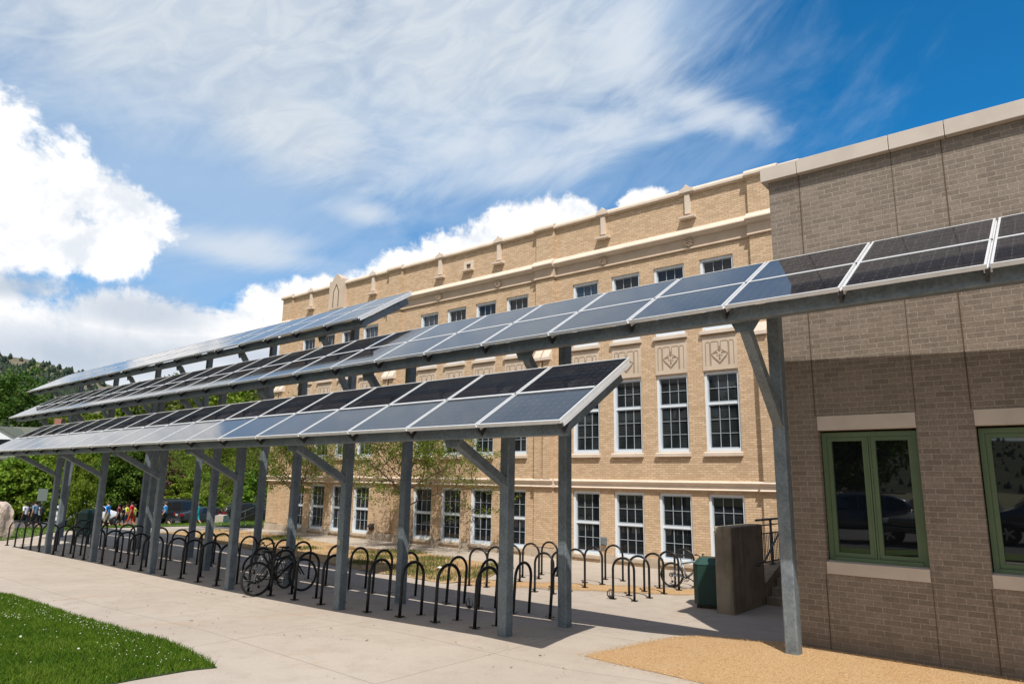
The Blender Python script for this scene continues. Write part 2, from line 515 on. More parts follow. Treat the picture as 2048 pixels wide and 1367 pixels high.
def leaf_mat(name, ca, cb, cc, trans=0.35, scale=0.45):
    m = bpy.data.materials.new(name)
    m.use_nodes = True
    t = NT(m.node_tree)
    b = m.node_tree.nodes['Principled BSDF']
    out = m.node_tree.nodes['Material Output']
    co = objco(t)
    geo = t.node('ShaderNodeNewGeometry')
    oi = t.node('ShaderNodeObjectInfo')
    n = t.noise(co, scale, 3, 0.6)
    isl = geo.outputs['Random Per Island']
    f = t.math('ADD', t.math('MULTIPLY', n, 0.7), t.math('MULTIPLY', isl, 0.45))
    c = t.ramp(f, [(0.28, ca), (0.55, cb), (0.85, cc)])
    hs = t.node('ShaderNodeHueSaturation')
    t.l.new(c, hs.inputs['Color'])
    t.set(hs.inputs['Hue'], t.math('ADD', 0.485, t.math('MULTIPLY', oi.outputs['Random'], 0.03)))
    t.set(hs.inputs['Value'], t.math('ADD', 0.85, t.math('MULTIPLY', oi.outputs['Random'], 0.3)))
    t.l.new(hs.outputs[0], b.inputs['Base Color'])
    b.inputs['Roughness'].default_value = 0.6
    b.inputs['Specular IOR Level'].default_value = 0.25
    tr = t.node('ShaderNodeBsdfTranslucent')
    t.l.new(hs.outputs[0], tr.inputs['Color'])
    mx = t.node('ShaderNodeMixShader')
    mx.inputs[0].default_value = trans
    t.l.new(b.outputs[0], mx.inputs[1])
    t.l.new(tr.outputs[0], mx.inputs[2])
    t.l.new(mx.outputs[0], out.inputs[0])
    return m


M['leaf_bright'] = leaf_mat('bright_green_leaves', (0.07, 0.125, 0.010), (0.16, 0.25, 0.018), (0.26, 0.35, 0.04))
M['leaf_mid'] = leaf_mat('mid_green_leaves', (0.045, 0.09, 0.010), (0.10, 0.17, 0.017), (0.17, 0.24, 0.035))
M['leaf_olive'] = leaf_mat('olive_leaves', (0.075, 0.095, 0.022), (0.145, 0.17, 0.04), (0.21, 0.23, 0.07))
M['leaf_dark'] = leaf_mat('dark_green_leaves', (0.03, 0.065, 0.009), (0.065, 0.12, 0.014), (0.12, 0.18, 0.026))
M['leaf_locust'] = leaf_mat('young_locust_leaves', (0.085, 0.14, 0.014), (0.15, 0.215, 0.022), (0.23, 0.28, 0.05), 0.4, 1.5)
M['leaf_brown'] = leaf_mat('reddish_brown_twigs', (0.10, 0.06, 0.035), (0.14, 0.085, 0.05), (0.17, 0.11, 0.06), 0.1)
M['needle'] = leaf_mat('conifer_needles', (0.012, 0.024, 0.012), (0.022, 0.038, 0.018), (0.04, 0.06, 0.028), 0.1)
M['grass_blade'] = leaf_mat('grass_blades', (0.050, 0.105, 0.006), (0.095, 0.18, 0.009), (0.18, 0.24, 0.025), 0.35, 1.2)
M['bark'] = mottled('grey_brown_bark', (0.14, 0.105, 0.08), (0.08, 0.06, 0.045), 9, 0.95, 0.7, 30, 0.02)
M['bark_red'] = mottled('reddish_bark', (0.19, 0.10, 0.06), (0.11, 0.065, 0.045), 8, 0.95, 0.6, 30, 0.02)
M['clover'] = mat('white_clover', (0.62, 0.60, 0.50), 0.8)
M['litter'] = mat('dry_leaf_bits', (0.10, 0.065, 0.035), 0.9)


# ------------------------------------------------------------------ mesh helpers
class MB:
    """collects faces with material slots and links them as one mesh object"""
    def __init__(self):
        self.v, self.f, self.mi = [], [], []
        self.cur = 0

    def add(self, vs, fs):
        o = len(self.v)
        self.v.extend([tuple(p) for p in vs])
        for f in fs:
            self.f.append(tuple(i + o for i in f))
            self.mi.append(self.cur)

    def box(self, x0, x1, y0, y1, z0, z1):
        vs = [(x0, y0, z0), (x1, y0, z0), (x1, y1, z0), (x0, y1, z0), (x0, y0, z1), (x1, y0, z1), (x1, y1, z1), (x0, y1, z1)]
        self.add(vs, [(0, 3, 2, 1), (4, 5, 6, 7), (0, 1, 5, 4), (1, 2, 6, 5), (2, 3, 7, 6), (3, 0, 4, 7)])

    def quad(self, a, b, c, d):
        self.add([a, b, c, d], [(0, 1, 2, 3)])

    def prism(self, pts, axis, a, b):
        """polygon pts (2D) extruded along axis from a to b; axis 'x': pts=(y,z), 'y': pts=(x,z), 'z': pts=(x,y)"""
        def p3(p, h):
            return {'x': (h, p[0], p[1]), 'y': (p[0], h, p[1]), 'z': (p[0], p[1], h)}[axis]
        n = len(pts)
        vs = [p3(p, a) for p in pts] + [p3(p, b) for p in pts]
        fs = [tuple(range(n))[::-1], tuple(range(n, 2 * n))]
        for i in range(n):
            j = (i + 1) % n
            fs.append((i, j, n + j, n + i))
        self.add(vs, fs)

    def bar(self, p, q, w, h=None, up=(0, 0, 1)):
        """square bar from p to q, w wide, h high"""
        h = h or w
        p, q = Vector(p), Vector(q)
        d = (q - p).normalized()
        u = Vector(up)
        s = d.cross(u)
        if s.length < 1e-4:
            s = d.cross(Vector((0, 1, 0)))
        s.normalize()
        u = s.cross(d).normalized()
        vs = []
        for c in (p, q):
            for a, bb in ((-1, -1), (1, -1), (1, 1), (-1, 1)):
                vs.append(c + s * (a * w / 2) + u * (bb * h / 2))
        self.add(vs, [(3, 2, 1, 0), (4, 5, 6, 7), (0, 1, 5, 4), (1, 2, 6, 5), (2, 3, 7, 6), (3, 0, 4, 7)])

    def tube(self, pts, r, n=8, closed=False, caps=True):
        pts = [Vector(p) for p in pts]
        rs = r if isinstance(r, (list, tuple)) else [r] * len(pts)
        N = len(pts)
        rings = []
        ref = None
        for i, p in enumerate(pts):
            if closed:
                d = pts[(i + 1) % N] - pts[i - 1]
            else:
                d = pts[min(i + 1, N - 1)] - pts[max(i - 1, 0)]
            d.normalize()
            if ref is None:
                ref = d.orthogonal().normalized()
            ref = (ref - d * ref.dot(d))
            if ref.length < 1e-5:
                ref = d.orthogonal()
            ref.normalize()
            bi = d.cross(ref)
            rings.append([p + (ref * math.cos(2 * math.pi * k / n) + bi * math.sin(2 * math.pi * k / n)) * rs[i] for k in range(n)])
        vs = [v for rg in rings for v in rg]
        fs = []
        for i in range(N if closed else N - 1):
            a, bb = i * n, ((i + 1) % N) * n
            for k in range(n):
                k2 = (k + 1) % n
                fs.append((a + k, a + k2, bb + k2, bb + k))
        if caps and not closed:
            fs.append(tuple(range(n))[::-1])
            fs.append(tuple(range((N - 1) * n, N * n)))
        self.add(vs, fs)

    def disc_cyl(self, c, axis, r, h, n=20):
        a = Vector(axis).normalized()
        c = Vector(c)
        self.tube([c - a * h / 2, c + a * h / 2], r, n)

    def mesh(self, name, mats, smooth=False):
        me = bpy.data.meshes.new(name)
        me.from_pydata([tuple(v) for v in self.v], [], self.f)
        for m in (mats if isinstance(mats, (list, tuple)) else [mats]):
            me.materials.append(m)
        if any(self.mi):
            me.polygons.foreach_set('material_index', self.mi)
        if smooth:
            me.polygons.foreach_set('use_smooth', [True] * len(me.polygons))
        me.update()
        return me

    def build(self, name, mats, parent=None, smooth=False, loc=None, rot=None):
        return link(name, self.mesh(name, mats, smooth), parent, loc, rot)


def link(name, me, parent=None, loc=None, rot=None):
    o = bpy.data.objects.new(name, me)
    COL.objects.link(o)
    if parent is not None:
        o.parent = parent
    if loc is not None:
        o.location = loc
    if rot is not None:
        o.rotation_euler = rot
    return o


def tag(o, label=None, cat=None, group=None, kind=None):
    if label:
        o['label'] = label
    if cat:
        o['category'] = cat
    if group:
        o['group'] = group
    if kind:
        o['kind'] = kind
    return o


def thing(name, label, cat, loc=(0, 0, 0), rotz=0.0, group=None):
    o = bpy.data.objects.new(name, None)
    o.empty_display_size = 0.2
    COL.objects.link(o)
    o.location = loc
    o.rotation_euler = (0, 0, rotz)
    return tag(o, label, cat, group)


def dup(root, loc=None, rotz=None, label=None, group=None, scale=None):
    def cp(o, par):
        c = o.copy()
        COL.objects.link(c)
        if par is not None:
            c.parent = par
        for ch in list(o.children):
            cp(ch, c)
        return c
    r = cp(root, None)
    if loc is not None:
        r.location = loc
    if rotz is not None:
        r.rotation_euler = (0, 0, rotz)
    if scale is not None:
        r.scale = scale if isinstance(scale, (tuple, list)) else (scale,) * 3
    if label:
        r['label'] = label
    if group:
        r['group'] = group
    return r


def bevel_mesh(o, w=0.01, seg=2):
    md = o.modifiers.new('bevel', 'BEVEL')
    md.width = w
    md.segments = seg
    md.limit_method = 'ANGLE'
    return o


# ------------------------------------------------------------------ ground sheets
def drape(name, poly, material, lift, step=0.5, kind='structure', jitter=0.0):
    bm = bmesh.new()
    vs = [bm.verts.new((x, y, 0)) for x, y in poly]
    bm.faces.new(vs)
    bmesh.ops.triangulate(bm, faces=bm.faces[:])
    xs = [p[0] for p in poly]
    ys = [p[1] for p in poly]
    for k in range(2):
        lo, hi = (min(xs), max(xs)) if k == 0 else (min(ys), max(ys))
        n = int((hi - lo) / step)
        for i in range(1, n + 1):
            c = lo + i * step
            if c >= hi - 1e-3:
                break
            co = (c, 0, 0) if k == 0 else (0, c, 0)
            no = (1, 0, 0) if k == 0 else (0, 1, 0)
            bmesh.ops.bisect_plane(bm, geom=bm.verts[:] + bm.edges[:] + bm.faces[:], dist=1e-5, plane_co=co, plane_no=no)
    for v in bm.verts:
        v.co.z = zg(v.co.x, v.co.y) + lift
        if jitter:
            v.co.z += (random.random() - 0.5) * jitter
    bmesh.ops.recalc_face_normals(bm, faces=bm.faces[:])
    if bm.faces and sum(f.normal.z for f in bm.faces) < 0:
        bmesh.ops.reverse_faces(bm, faces=bm.faces[:])
    me = bpy.data.meshes.new(name)
    bm.to_mesh(me)
    bm.free()
    me.materials.append(material)
    for p in me.polygons:
        p.use_smooth = True
    o = link(name, me)
    return tag(o, kind=kind)


def ground_sheet():
    xs = sorted(set([-900, -700, -500, -350, -250, -180, -140, -110] + list(np.arange(-95, 12.1, 2.0)) + [20, 35, 60, 110, 200, 400, 800]))
    ys = sorted(set([-800, -500, -300, -180, -110, -70, -45] + list(np.arange(-30, 60.1, 2.0)) + [70, 85, 110, 150, 220, 350, 600, 900]))
    mb = MB()
    nx = len(xs)
    vs = [(x, y, zg(x, y) - 0.03) for y in ys for x in xs]
    fs = []
    for j in range(len(ys) - 1):
        for i in range(nx - 1):
            a = j * nx + i
            fs.append((a, a + 1, a + nx + 1, a + nx))
    mb.add(vs, fs)
    tag(mb.build('ground', M['dry_ground'], smooth=True), kind='structure')


ground_sheet()
drape('plaza_pavement', [(-37.5, -3.2), (13, -3.2), (13, 22), (-5, 22), (-5, 19.6), (-31.6, 19.6), (-37, 19.6), (-39, 14.5), (-36.5, 11.6), (-33.5, 9.0), (-33.0, 3.0)], M['paving'], -0.004, 0.5)
LAWN = [(-26, 4.3), (-20, 4.55), (-16.71, 4.67), (-16.31, 4.77), (-14.69, 4.75), (-12.85, 4.6), (-11.56, 4.56), (-10.62, 4.55), (-9.83, 4.66), (-8.98, 4.62), (-8.0, 4.47),
        (-8.11, 4.2), (-8.17, 3.6), (-8.2, -2.6), (-26, -2.6)]
drape('lawn_bed', LAWN, M['lawn_soil'], 0.004, 0.5)
GRAVEL = [(-5.22, 7.85), (-5.1, 8.45), (-4.98, 9.0), (-4.85, 9.55), (-4.55, 9.9), (-4.1, 9.95), (-3.6, 9.9), (-3.28, 10.2), (12.5, 10.2), (12.5, 7.0), (-2.4, 7.0), (-3.33, 7.32), (-4.17, 7.55)]
drape('gravel_bed', GRAVEL, M['gravel'], 0.001, 0.3)
PLANT = [(-33, 14.9), (-30, 14.6), (-25.7, 13.95), (-21, 13.4), (-16.75, 13.0), (-15.2, 12.75), (-14.4, 12.95), (-13.3, 12.8), (-12.6, 12.75), (-12.3, 13.4), (-12.35, 14.0), (-13.0, 15.3), (-13.3, 16.4),
         (-14.4, 16.75), (-16.5, 17.05), (-19.2, 17.6), (-20.3, 17.0), (-23.6, 17.2), (-27, 17.9), (-30.5, 18.1), (-33, 18.0)]
drape('planter_bed', PLANT, M['soil'], 0.012, 0.4, jitter=0.02)
drape('gravel_dusting', [(-12.2, 12.6), (-10.0, 13.2), (-7.6, 14.6), (-7.2, 16.6), (-8.6, 17.0), (-11.0, 15.7), (-12.6, 14.6)], M['gravel_dust'], 0.002, 0.4)
drape('street_grass', [(-39.2, 14.5), (-37.2, 19.7), (-34.5, 19.8), (-33.4, 26), (-33, 60), (-47, 60), (-47, 22), (-45.5, 14), (-43.5, 8), (-39.5, -4), (-34, -4), (-33.6, 9.2), (-36.8, 11.7)], M['far_grass'], 0.02, 1.0)
drape('street', [(-50, -40), (-40, -40), (-47, 10), (-54, 22), (-56, 70), (-72, 70), (-70, 22), (-62, 5)], M['asphalt'], 0.03, 2.0)
drape('parking_lot', [(-30, -30), (25, -30), (25, -4.2), (-30, -4.2)], M['asphalt'], 0.012, 2.0)
drape('grass_verge', [(-14, -4.1), (13, -4.1), (13, -3.25), (-14, -3.25)], M['far_grass'], 0.03, 1.0)


# ------------------------------------------------------------------ solar canopies
GR = -0.0205
SLOPE = math.atan(GR)
TILT = R(31.5)
PITCH = 1.32
MOD = 0.905
CT, ST = math.cos(TILT), math.sin(TILT)


def panel_meshes():
    # local: x across (0..-1.29), y up the slope (0..MOD), z normal; origin at lower right corner bottom
    w = 1.29
    mb = MB()
    mb.cur = 0
    mb.quad((-w + .02, .02, .040), (-.02, .02, .040), (-.02, MOD - .02, .040), (-w + .02, MOD - .02, .040))
    mb.cur = 1
    mb.quad((-w + .02, MOD - .02, .030), (-.02, MOD - .02, .030), (-.02, .02, .030), (-w + .02, .02, .030))
    face = mb.mesh('solar_panel', [M['cells'], M['panel_back']])
    fb = MB()
    fb.box(-w, 0, 0, .022, 0, .045)
    fb.box(-w, 0, MOD - .022, MOD, 0, .045)
    fb.box(-w, -w + .022, .022, MOD - .022, 0, .045)
    fb.box(-.022, 0, .022, MOD - .022, 0, .045)
    frame = fb.mesh('panel_frame', M['alu'])
    rb = MB()
    # rail under a joint between two columns, with the dark end clip and bracket
    rb.cur = 0
    rb.box(-.05, .02, .04, 2 * MOD - .05, -.052, -.004)
    rb.box(-.024, -.006, .0, 2 * MOD, .0, .012)
    rb.cur = 1
    rb.box(-.035, .005, -.004, .05, -.06, .0)
    rb.prism([(0.02, -.06), (0.26, -.06), (0.06, -.15)], 'x', -.05, -.02)
    rb.box(-.026, -.004, MOD - .012, MOD + .012, .030, .047)
    rail = rb.mesh('panel_rail', [M['alu'], M['dark_clip']])
    return face, frame, rail


PF, PFR, PRL = panel_meshes()


def canopy(label, xr, y0, z_eave, ncol, post_x, row_y, brace_z):
    ye = y0 + GR * (xr + 6.86)
    root = thing('solar_canopy', label, 'solar canopy', (xr, ye, 0), SLOPE, 'solar canopies over the bike racks')
    ca = math.cos(SLOPE)
    L = ncol * PITCH
    for k in range(ncol):
        for r in range(2):
            s0 = r * (MOD + 0.002)
            p = link('solar_panel', PF, root, (-k * PITCH - .015, s0 * CT, z_eave + s0 * ST), (TILT, 0, 0))
            link('panel_frame', PFR, p)
    for k in range(ncol + 1):
        link('panel_rail', PRL, root, (-k * PITCH + (0.0 if k else -.03) + (0.05 if k == ncol else 0), 0, z_eave), (TILT, 0, 0))
    # edge beams
    by = 0.27
    bz = z_eave - 0.035
    bb = MB()
    bb.box(-L + .2, -.14, by - .075, by + .075, bz - .075, bz + .085)
    bevel_mesh(bb.build('eave_beam', M['galv'], root), .008)
    up0 = Vector((0, by + .02, bz + .02))
    run = 1.25
    for xx in (-.18, -L + .24):
        eb = MB()
        eb.bar((xx, up0.y, up0.z), (xx, up0.y + run, up0.z + run * math.tan(TILT)), .05, .15)
        bevel_mesh(eb.build('end_beam', M['galv'], root), .006)
    yb = 1.30
    zb = z_eave + yb * math.tan(TILT) - .12
    rb = MB()
    rb.box(-L + .2, -.14, yb - .06, yb + .06, zb - .085, zb + .06)
    bevel_mesh(rb.build('ridge_beam', M['galv'], root), .008)
    for px in post_x:
        lx = (px - xr) / ca
        g = zg(px, row_y + GR * (px + 6.86))
        ly = (row_y - y0)
        topz = z_eave + ly * math.tan(TILT) - .16
        pb = MB()
        pb.box(lx - .082, lx + .082, ly - .082, ly + .082, g - .25, topz)
        bevel_mesh(pb.build('post', M['galv'], root), .016, 2)
        cb = MB()
        cb.bar((lx, by, bz + .0), (lx, ly, topz - .02), .10, .13)
        bevel_mesh(cb.build('rafter', M['galv'], root), .008)
        kb = MB()
        kb.bar((lx, by + .22, bz - .06), (lx, ly - .02, brace_z), .13, .13)
        bevel_mesh(kb.build('brace', M['galv'], root), .012)
        gb = MB()
        gb.prism([(lx - .16, bz - .01), (lx + .24, bz - .01), (lx + .13, bz - .17), (lx - .08, bz - .17)], 'y', by + .16, by + .18)
        gb.build('gusset', M['galv'], root)
    return root


cn_low = canopy('lowest and nearest solar canopy whose right end hangs free before the tan brick wall', -4.55, 6.46, 2.80, 18,
       [-6.77 - 3.936 * k for k in range(6)], 8.1, 2.10)
canopy('middle solar canopy that runs past the grey brick wall and out of the right side', 3.43, 7.88, 4.21, 27,
       [.6, -3.13, -6.65, -10.55, -14.45, -18.37, -22.25, -26.26, -29.93], 9.42, 2.92)
canopy('highest rear solar canopy ending in front of the upper school windows', -12.25, 9.32, 5.65, 18,
       [-14.3 - 3.91 * k for k in range(6)], 10.75, 4.15)


st_ = MB()
st_.cur = 0
st_.disc_cyl((0, 0, 0), (0, 1, 0), .048, .004, 20)
st_.cur = 1
st_.disc_cyl((0, -.003, 0), (0, 1, 0), .034, .004, 18)
st_.cur = 0
st_.disc_cyl((0, -.006, 0), (0, 1, 0), .014, .004, 12)
sto = st_.build('round_sticker', [mat('faded_yellow_paper', (0.50, 0.46, 0.30), 0.7), mat('faded_grey_print', (0.22, 0.23, 0.21), 0.7)], cn_low)
sto.location = (-6.158, 1.545, 1.02)


# ------------------------------------------------------------------ school building (tan brick)
YB = 19.55
ZB = -.36


def wall_faces(mb, xs_open, x0, x1, z0, z1, y, depth):
    """front wall in plane y with rectangular openings (xa, xb, za, zb) and their reveals"""
    xs = sorted(set([x0, x1] + [o[0] for o in xs_open] + [o[1] for o in xs_open]))
    zs = sorted(set([z0, z1] + [o[2] for o in xs_open] + [o[3] for o in xs_open]))
    for i in range(len(xs) - 1):
        for j in range(len(zs) - 1):
            xm, zm = (xs[i] + xs[i + 1]) / 2, (zs[j] + zs[j + 1]) / 2
            if any(o[0] < xm < o[1] and o[2] < zm < o[3] for o in xs_open):
                continue
            mb.quad((xs[i], y, zs[j]), (xs[i + 1], y, zs[j]), (xs[i + 1], y, zs[j + 1]), (xs[i], y, zs[j + 1]))
    for a, bq, c, d in xs_open:
        y2 = y + depth
        mb.quad((a, y, c), (a, y, d), (a, y2, d), (a, y2, c))
        mb.quad((bq, y, d), (bq, y, c), (bq, y2, c), (bq, y2, d))
        mb.quad((a, y, d), (bq, y, d), (bq, y2, d), (a, y2, d))
        mb.quad((bq, y, c), (a, y, c), (a, y2, c), (bq, y2, c))


def school():
    root = thing('school_building', 'three storey tan brick school building with pale stone bands and white sash windows', 'building', (0, 0, 0))
    X0, X1 = -31.55, -5.6
    lefts = [-13.42 + 1.585 * k for k in range(4)] + [-21.2 + 1.575 * k for k in range(4)] + [-29.78 + 1.585 * k for k in range(4)]
    WW = 1.07
    floors = [(-.12, 1.88), (3.10, 5.46), (6.73, 8.99)]
    ops = [(a, a + WW, z0, z1) for a in lefts for z0, z1 in floors]
    ZT = 11.22
    mb = MB()
    wall_faces(mb, ops, X0, X1, ZB, ZT, YB, 0.30)
    # sides, back, roof edge
    mb.quad((X1, YB, ZB), (X1, YB + 16, ZB), (X1, YB + 16, ZT), (X1, YB, ZT))
    mb.quad((X0, YB + 16, ZB), (X0, YB, ZB), (X0, YB, ZT), (X0, YB + 16, ZT))
    mb.quad((X1, YB + 16, ZB), (X0, YB + 16, ZB), (X0, YB + 16, ZT), (X1, YB + 16, ZT))
    mb.build('brick_wall', M['tan_brick'], root)
    rf = MB()
    rf.box(X0 + .1, X1 - .1, YB + .1, YB + 15.9, ZT - .6, ZT - .5)
    rf.build('flat_roof', M['roof_gravel'], root)
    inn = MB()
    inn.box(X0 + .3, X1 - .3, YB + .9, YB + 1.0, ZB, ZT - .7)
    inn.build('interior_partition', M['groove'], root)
    pil = [(-31.6, -30.75), (-23.25, -22.4), (-14.97, -14.17), (-7.02, -6.15)]
    for a, c in pil:
        p = MB()
        p.box(a, c, YB - .12, YB + .05, .0, 1.97)
        p.box(a, c, YB - .12, YB + .05, 2.26, 9.38)
        p.box(a, c, YB - .12, YB + .05, 10.03, ZT - .002)
        w = (c - a)
        for q in (a + w * .08, a + w * .56):
            p.box(q, q + w * .36, YB - .22, YB - .10, 2.26, 6.36)
        p.build('pilaster', M['tan_brick'], root)
        cp = MB()
        for q in (a + w * .06, a + w * .54):
            cp.prism([(YB - .32, 6.36), (YB - .10, 6.36), (YB - .10, 6.74), (YB - .14, 6.74), (YB - .32, 6.46)], 'x', q, q + w * .40)
        cp.build('pilaster_cap', M['limestone'], root)
    # stone base course between ground windows
    edges = sorted([X0 - .02] + [v for a in lefts for v in (a, a + WW)] + [X1 + .02])
    for i in range(0, len(edges), 2):
        bs = MB()
        bs.box(edges[i], edges[i + 1], YB - .035, YB + .02, ZB - .1, -.05)
        bs.build('stone_base', M['base_stone'], root)
    for a, c in pil:
        bs = MB()
        bs.box(a - .02, c + .02, YB - .15, YB - .036, ZB - .1, -.02)
        bs.build('stone_base', M['base_stone'], root)

    def band(name, prof, jog=True, m='limestone'):
        """moulding with profile (dy out of the wall, z), stepping round the pilasters"""
        b = MB()
        xs = [X0 - .06]
        spans = []
        cur = X0 - .10
        for a, c in pil:
            if a - .05 > cur:
                spans.append((cur, a - .05, 0.0))
            spans.append((max(a - .05, cur), c + .05, .12 if jog else 0.0))
            cur = c + .05
        spans.append((cur, X1 + .10, 0.0))
        for a, c, j in spans:
            b.prism([(YB + .04, prof[0][1])] + [(YB - d - j, z) for d, z in prof] + [(YB + .04, prof[-1][1])], 'x', a, c)
        o = b.build(name, M[m], root)
        return o
    band('belt_course', [(.05, 1.97), (.10, 2.0), (.05, 2.03), (.05, 2.13), (.09, 2.16), (.13, 2.20), (.09, 2.25), (.02, 2.26)])
    band('frieze', [(.05, 9.38), (.07, 9.40), (.05, 9.45), (.02, 9.46), (.02, 9.75)], m='frieze_stone')
    band('cornice', [(.05, 9.751), (.12, 9.78), (.17, 9.83), (.22, 9.845), (.22, 9.88), (.05, 10.07)])
    band('parapet_coping', [(.04, ZT), (.13, ZT + .03), (.13, ZT + .10), (.05, ZT + .20), (-.25, ZT + .24)])
    rc = MB()
    rc.prism([(X1 + .14, ZT + .001), (X1 + .14, ZT + .10), (X1 + .04, ZT + .22), (X1 - .3, ZT + .22), (X1 - .3, ZT + .001)], 'y', YB + .05, YB + 16.1)
    rc.prism([(X0 - .14, ZT + .001), (X0 - .14, ZT + .10), (X0 - .04, ZT + .22), (X0 + .3, ZT + .22), (X0 + .3, ZT + .001)], 'y', YB + .05, YB + 16.1)
    rc.build('side_coping', M['limestone'], root)

    # windows (one mesh set per storey, shared)
    def window_meshes(h, rows, gm):
        """rows = panes high in the upper and the lower sash"""
        fr = MB()
        yo = .06
        fr.cur = 0
        b_ = .072
        fr.box(0, b_, yo, yo + .12, 0, h)
        fr.box(WW - b_, WW, yo, yo + .12, 0, h)
        fr.box(b_, WW - b_, yo, yo + .12, h - b_, h)
        fr.box(b_, WW - b_, yo - .02, yo + .12, 0, b_ * 1.3)
        mid = h * (rows[1] / (rows[0] + rows[1])) if sum(rows) else h / 2
        fr.box(b_, WW - b_, yo + .05, yo + .125, mid - .03, mid + .03)
        fr.cur = 1
        s_ = .028
        xa, xb = b_, WW - b_
        for (za, zb, yy) in ((b_ * 1.3, mid - .03, yo + .085), (mid + .03, h - b_, yo + .065)):
            fr.box(xa, xa + s_, yy, yy + .045, za, zb)
            fr.box(xb - s_, xb, yy, yy + .045, za, zb)
            fr.box(xa + s_, xb - s_, yy, yy + .045, za, za + s_ * 1.4)
            fr.box(xa + s_, xb - s_, yy, yy + .045, zb - s_, zb)
            n = rows[0] if za > mid else rows[1]
            w3 = (xb - xa - 2 * s_) / 3
            for k in (1, 2):
                x_ = xa + s_ + k * w3
                fr.box(x_ - .0075, x_ + .0075, yy + .01, yy + .041, za + s_ * 1.4, zb - s_)
            hh = (zb - s_ - za - s_ * 1.4) / n
            for k in range(1, n):
                z_ = za + s_ * 1.4 + k * hh
                fr.box(xa + s_, xb - s_, yy + .008, yy + .043, z_ - .0075, z_ + .0075)
        gl = MB()
        gl.quad((b_, yo + .118, .1), (WW - b_, yo + .118, .1), (WW - b_, yo + .118, mid), (b_, yo + .118, mid))
        gl.quad((b_, yo + .098, mid), (WW - b_, yo + .098, mid), (WW - b_, yo + .098, h - b_), (b_, yo + .098, h - b_))
        return fr.mesh('window', [M['white_frame'], M['muntin']]), [gl.mesh('window_pane', g) for g in gm]
    sets = [window_meshes(2.0, (2, 2), [M['glass_dark']]), window_meshes(2.36, (2, 3), [M['glass_blind']]), window_meshes(2.26, (2, 2), [M['glass_dark'], M['glass_blue']])]
    sl = MB()
    sl.prism([(-.10, -.13), (.10, -.13), (.10, 0), (.02, 0), (-.10, -.035)], 'x', -.04, WW + .04)
    sill = sl.mesh('window_sill', M['limestone'])
    gsl = MB()
    gsl.prism([(-.06, -.10), (.10, -.10), (.10, 0), (-.06, -.02)], 'x', .003, WW - .003)
    gsill = gsl.mesh('window_sill', M['base_stone'])
    # decorated spandrel panel
    dp = MB()
    H = 1.02
    dp.cur = 0
    dp.box(0, WW, -.02, .06, 0, H)

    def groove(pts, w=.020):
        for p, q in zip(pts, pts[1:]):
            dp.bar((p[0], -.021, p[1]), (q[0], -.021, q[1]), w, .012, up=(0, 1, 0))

    dp.cur = 1
    cols = [(.10, .235), (.265, .50), (.57, .805), (.835, .97)]
    for i, (a, c) in enumerate(cols):
        r_ = .05
        tp = .86
        la = .14 if i != 2 else .60
        lc = .14 if i != 1 else .60
        arch = [(a, la), (a, tp - r_)] + [(a + r_ * (1 - math.cos(q)), tp - r_ + r_ * math.sin(q)) for q in (R(30), R(60), R(90))]
        arch += [(c - r_ * (1 - math.cos(q)), tp - r_ + r_ * math.sin(q)) for q in (R(90), R(60), R(30))] + [(c, tp - r_), (c, lc)]
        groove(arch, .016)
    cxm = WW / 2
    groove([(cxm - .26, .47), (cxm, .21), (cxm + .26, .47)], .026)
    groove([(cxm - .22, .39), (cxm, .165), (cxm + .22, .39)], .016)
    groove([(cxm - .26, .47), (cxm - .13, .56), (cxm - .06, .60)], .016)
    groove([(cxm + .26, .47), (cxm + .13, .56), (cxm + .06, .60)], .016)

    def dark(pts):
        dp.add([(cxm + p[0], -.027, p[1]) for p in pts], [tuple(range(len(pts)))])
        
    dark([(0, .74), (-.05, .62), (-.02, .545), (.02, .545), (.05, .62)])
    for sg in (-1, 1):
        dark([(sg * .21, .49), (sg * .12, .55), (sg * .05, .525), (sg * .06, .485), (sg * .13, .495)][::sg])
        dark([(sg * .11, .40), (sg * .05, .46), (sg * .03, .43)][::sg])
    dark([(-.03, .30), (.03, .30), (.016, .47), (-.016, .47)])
    deco = dp.mesh('spandrel_panel', [M['limestone_old'], mat('painted_relief_shade', (0.27, 0.20, 0.145), 0.95)])  # darker relief tone is shade painted into the carved lines
    blue_at = {0, 4, 11}
    for i, a in enumerate(lefts):
        for fl, (z0, z1) in enumerate(floors):
            fr, gl = sets[fl]
            w = link('window', fr, root, (a, YB, z0))
            link('window_pane', gl[1] if fl == 2 and i in blue_at else gl[0], w)
            link('window_sill', gsill if fl == 0 else sill, w)
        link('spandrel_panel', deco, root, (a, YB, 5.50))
    # parapet drops with small foot blocks, rosettes on the frieze
    dr = MB()
    dr.prism([(-.22, 0), (.22, 0), (.16, .0), (.0, .16), (-.16, 0)][:2] + [(.0, .16)], 'y', -.16, .1)
    orn = MB()
    orn.box(-.085, .085, -.10, .02, -.66, -.001)
    orn.prism([(-.20, -.10), (.02, -.10), (.02, .0), (-.06, .0), (-.20, -.04)], 'x', -.26, .26)
    for i in range(len(orn.v) - 10, len(orn.v)):
        v = orn.v[i]
        orn.v[i] = (v[0], v[1], v[2] - .72)
    orn.prism([(-.26, 0.05), (.26, .05), (.22, .16), (.08, .22), (0, .315), (-.08, .22), (-.22, .16)], 'y', -.15, .05)
    om = orn.mesh('parapet_drop', M['limestone'])
    rng2 = random.Random(3)
    ro = MB()
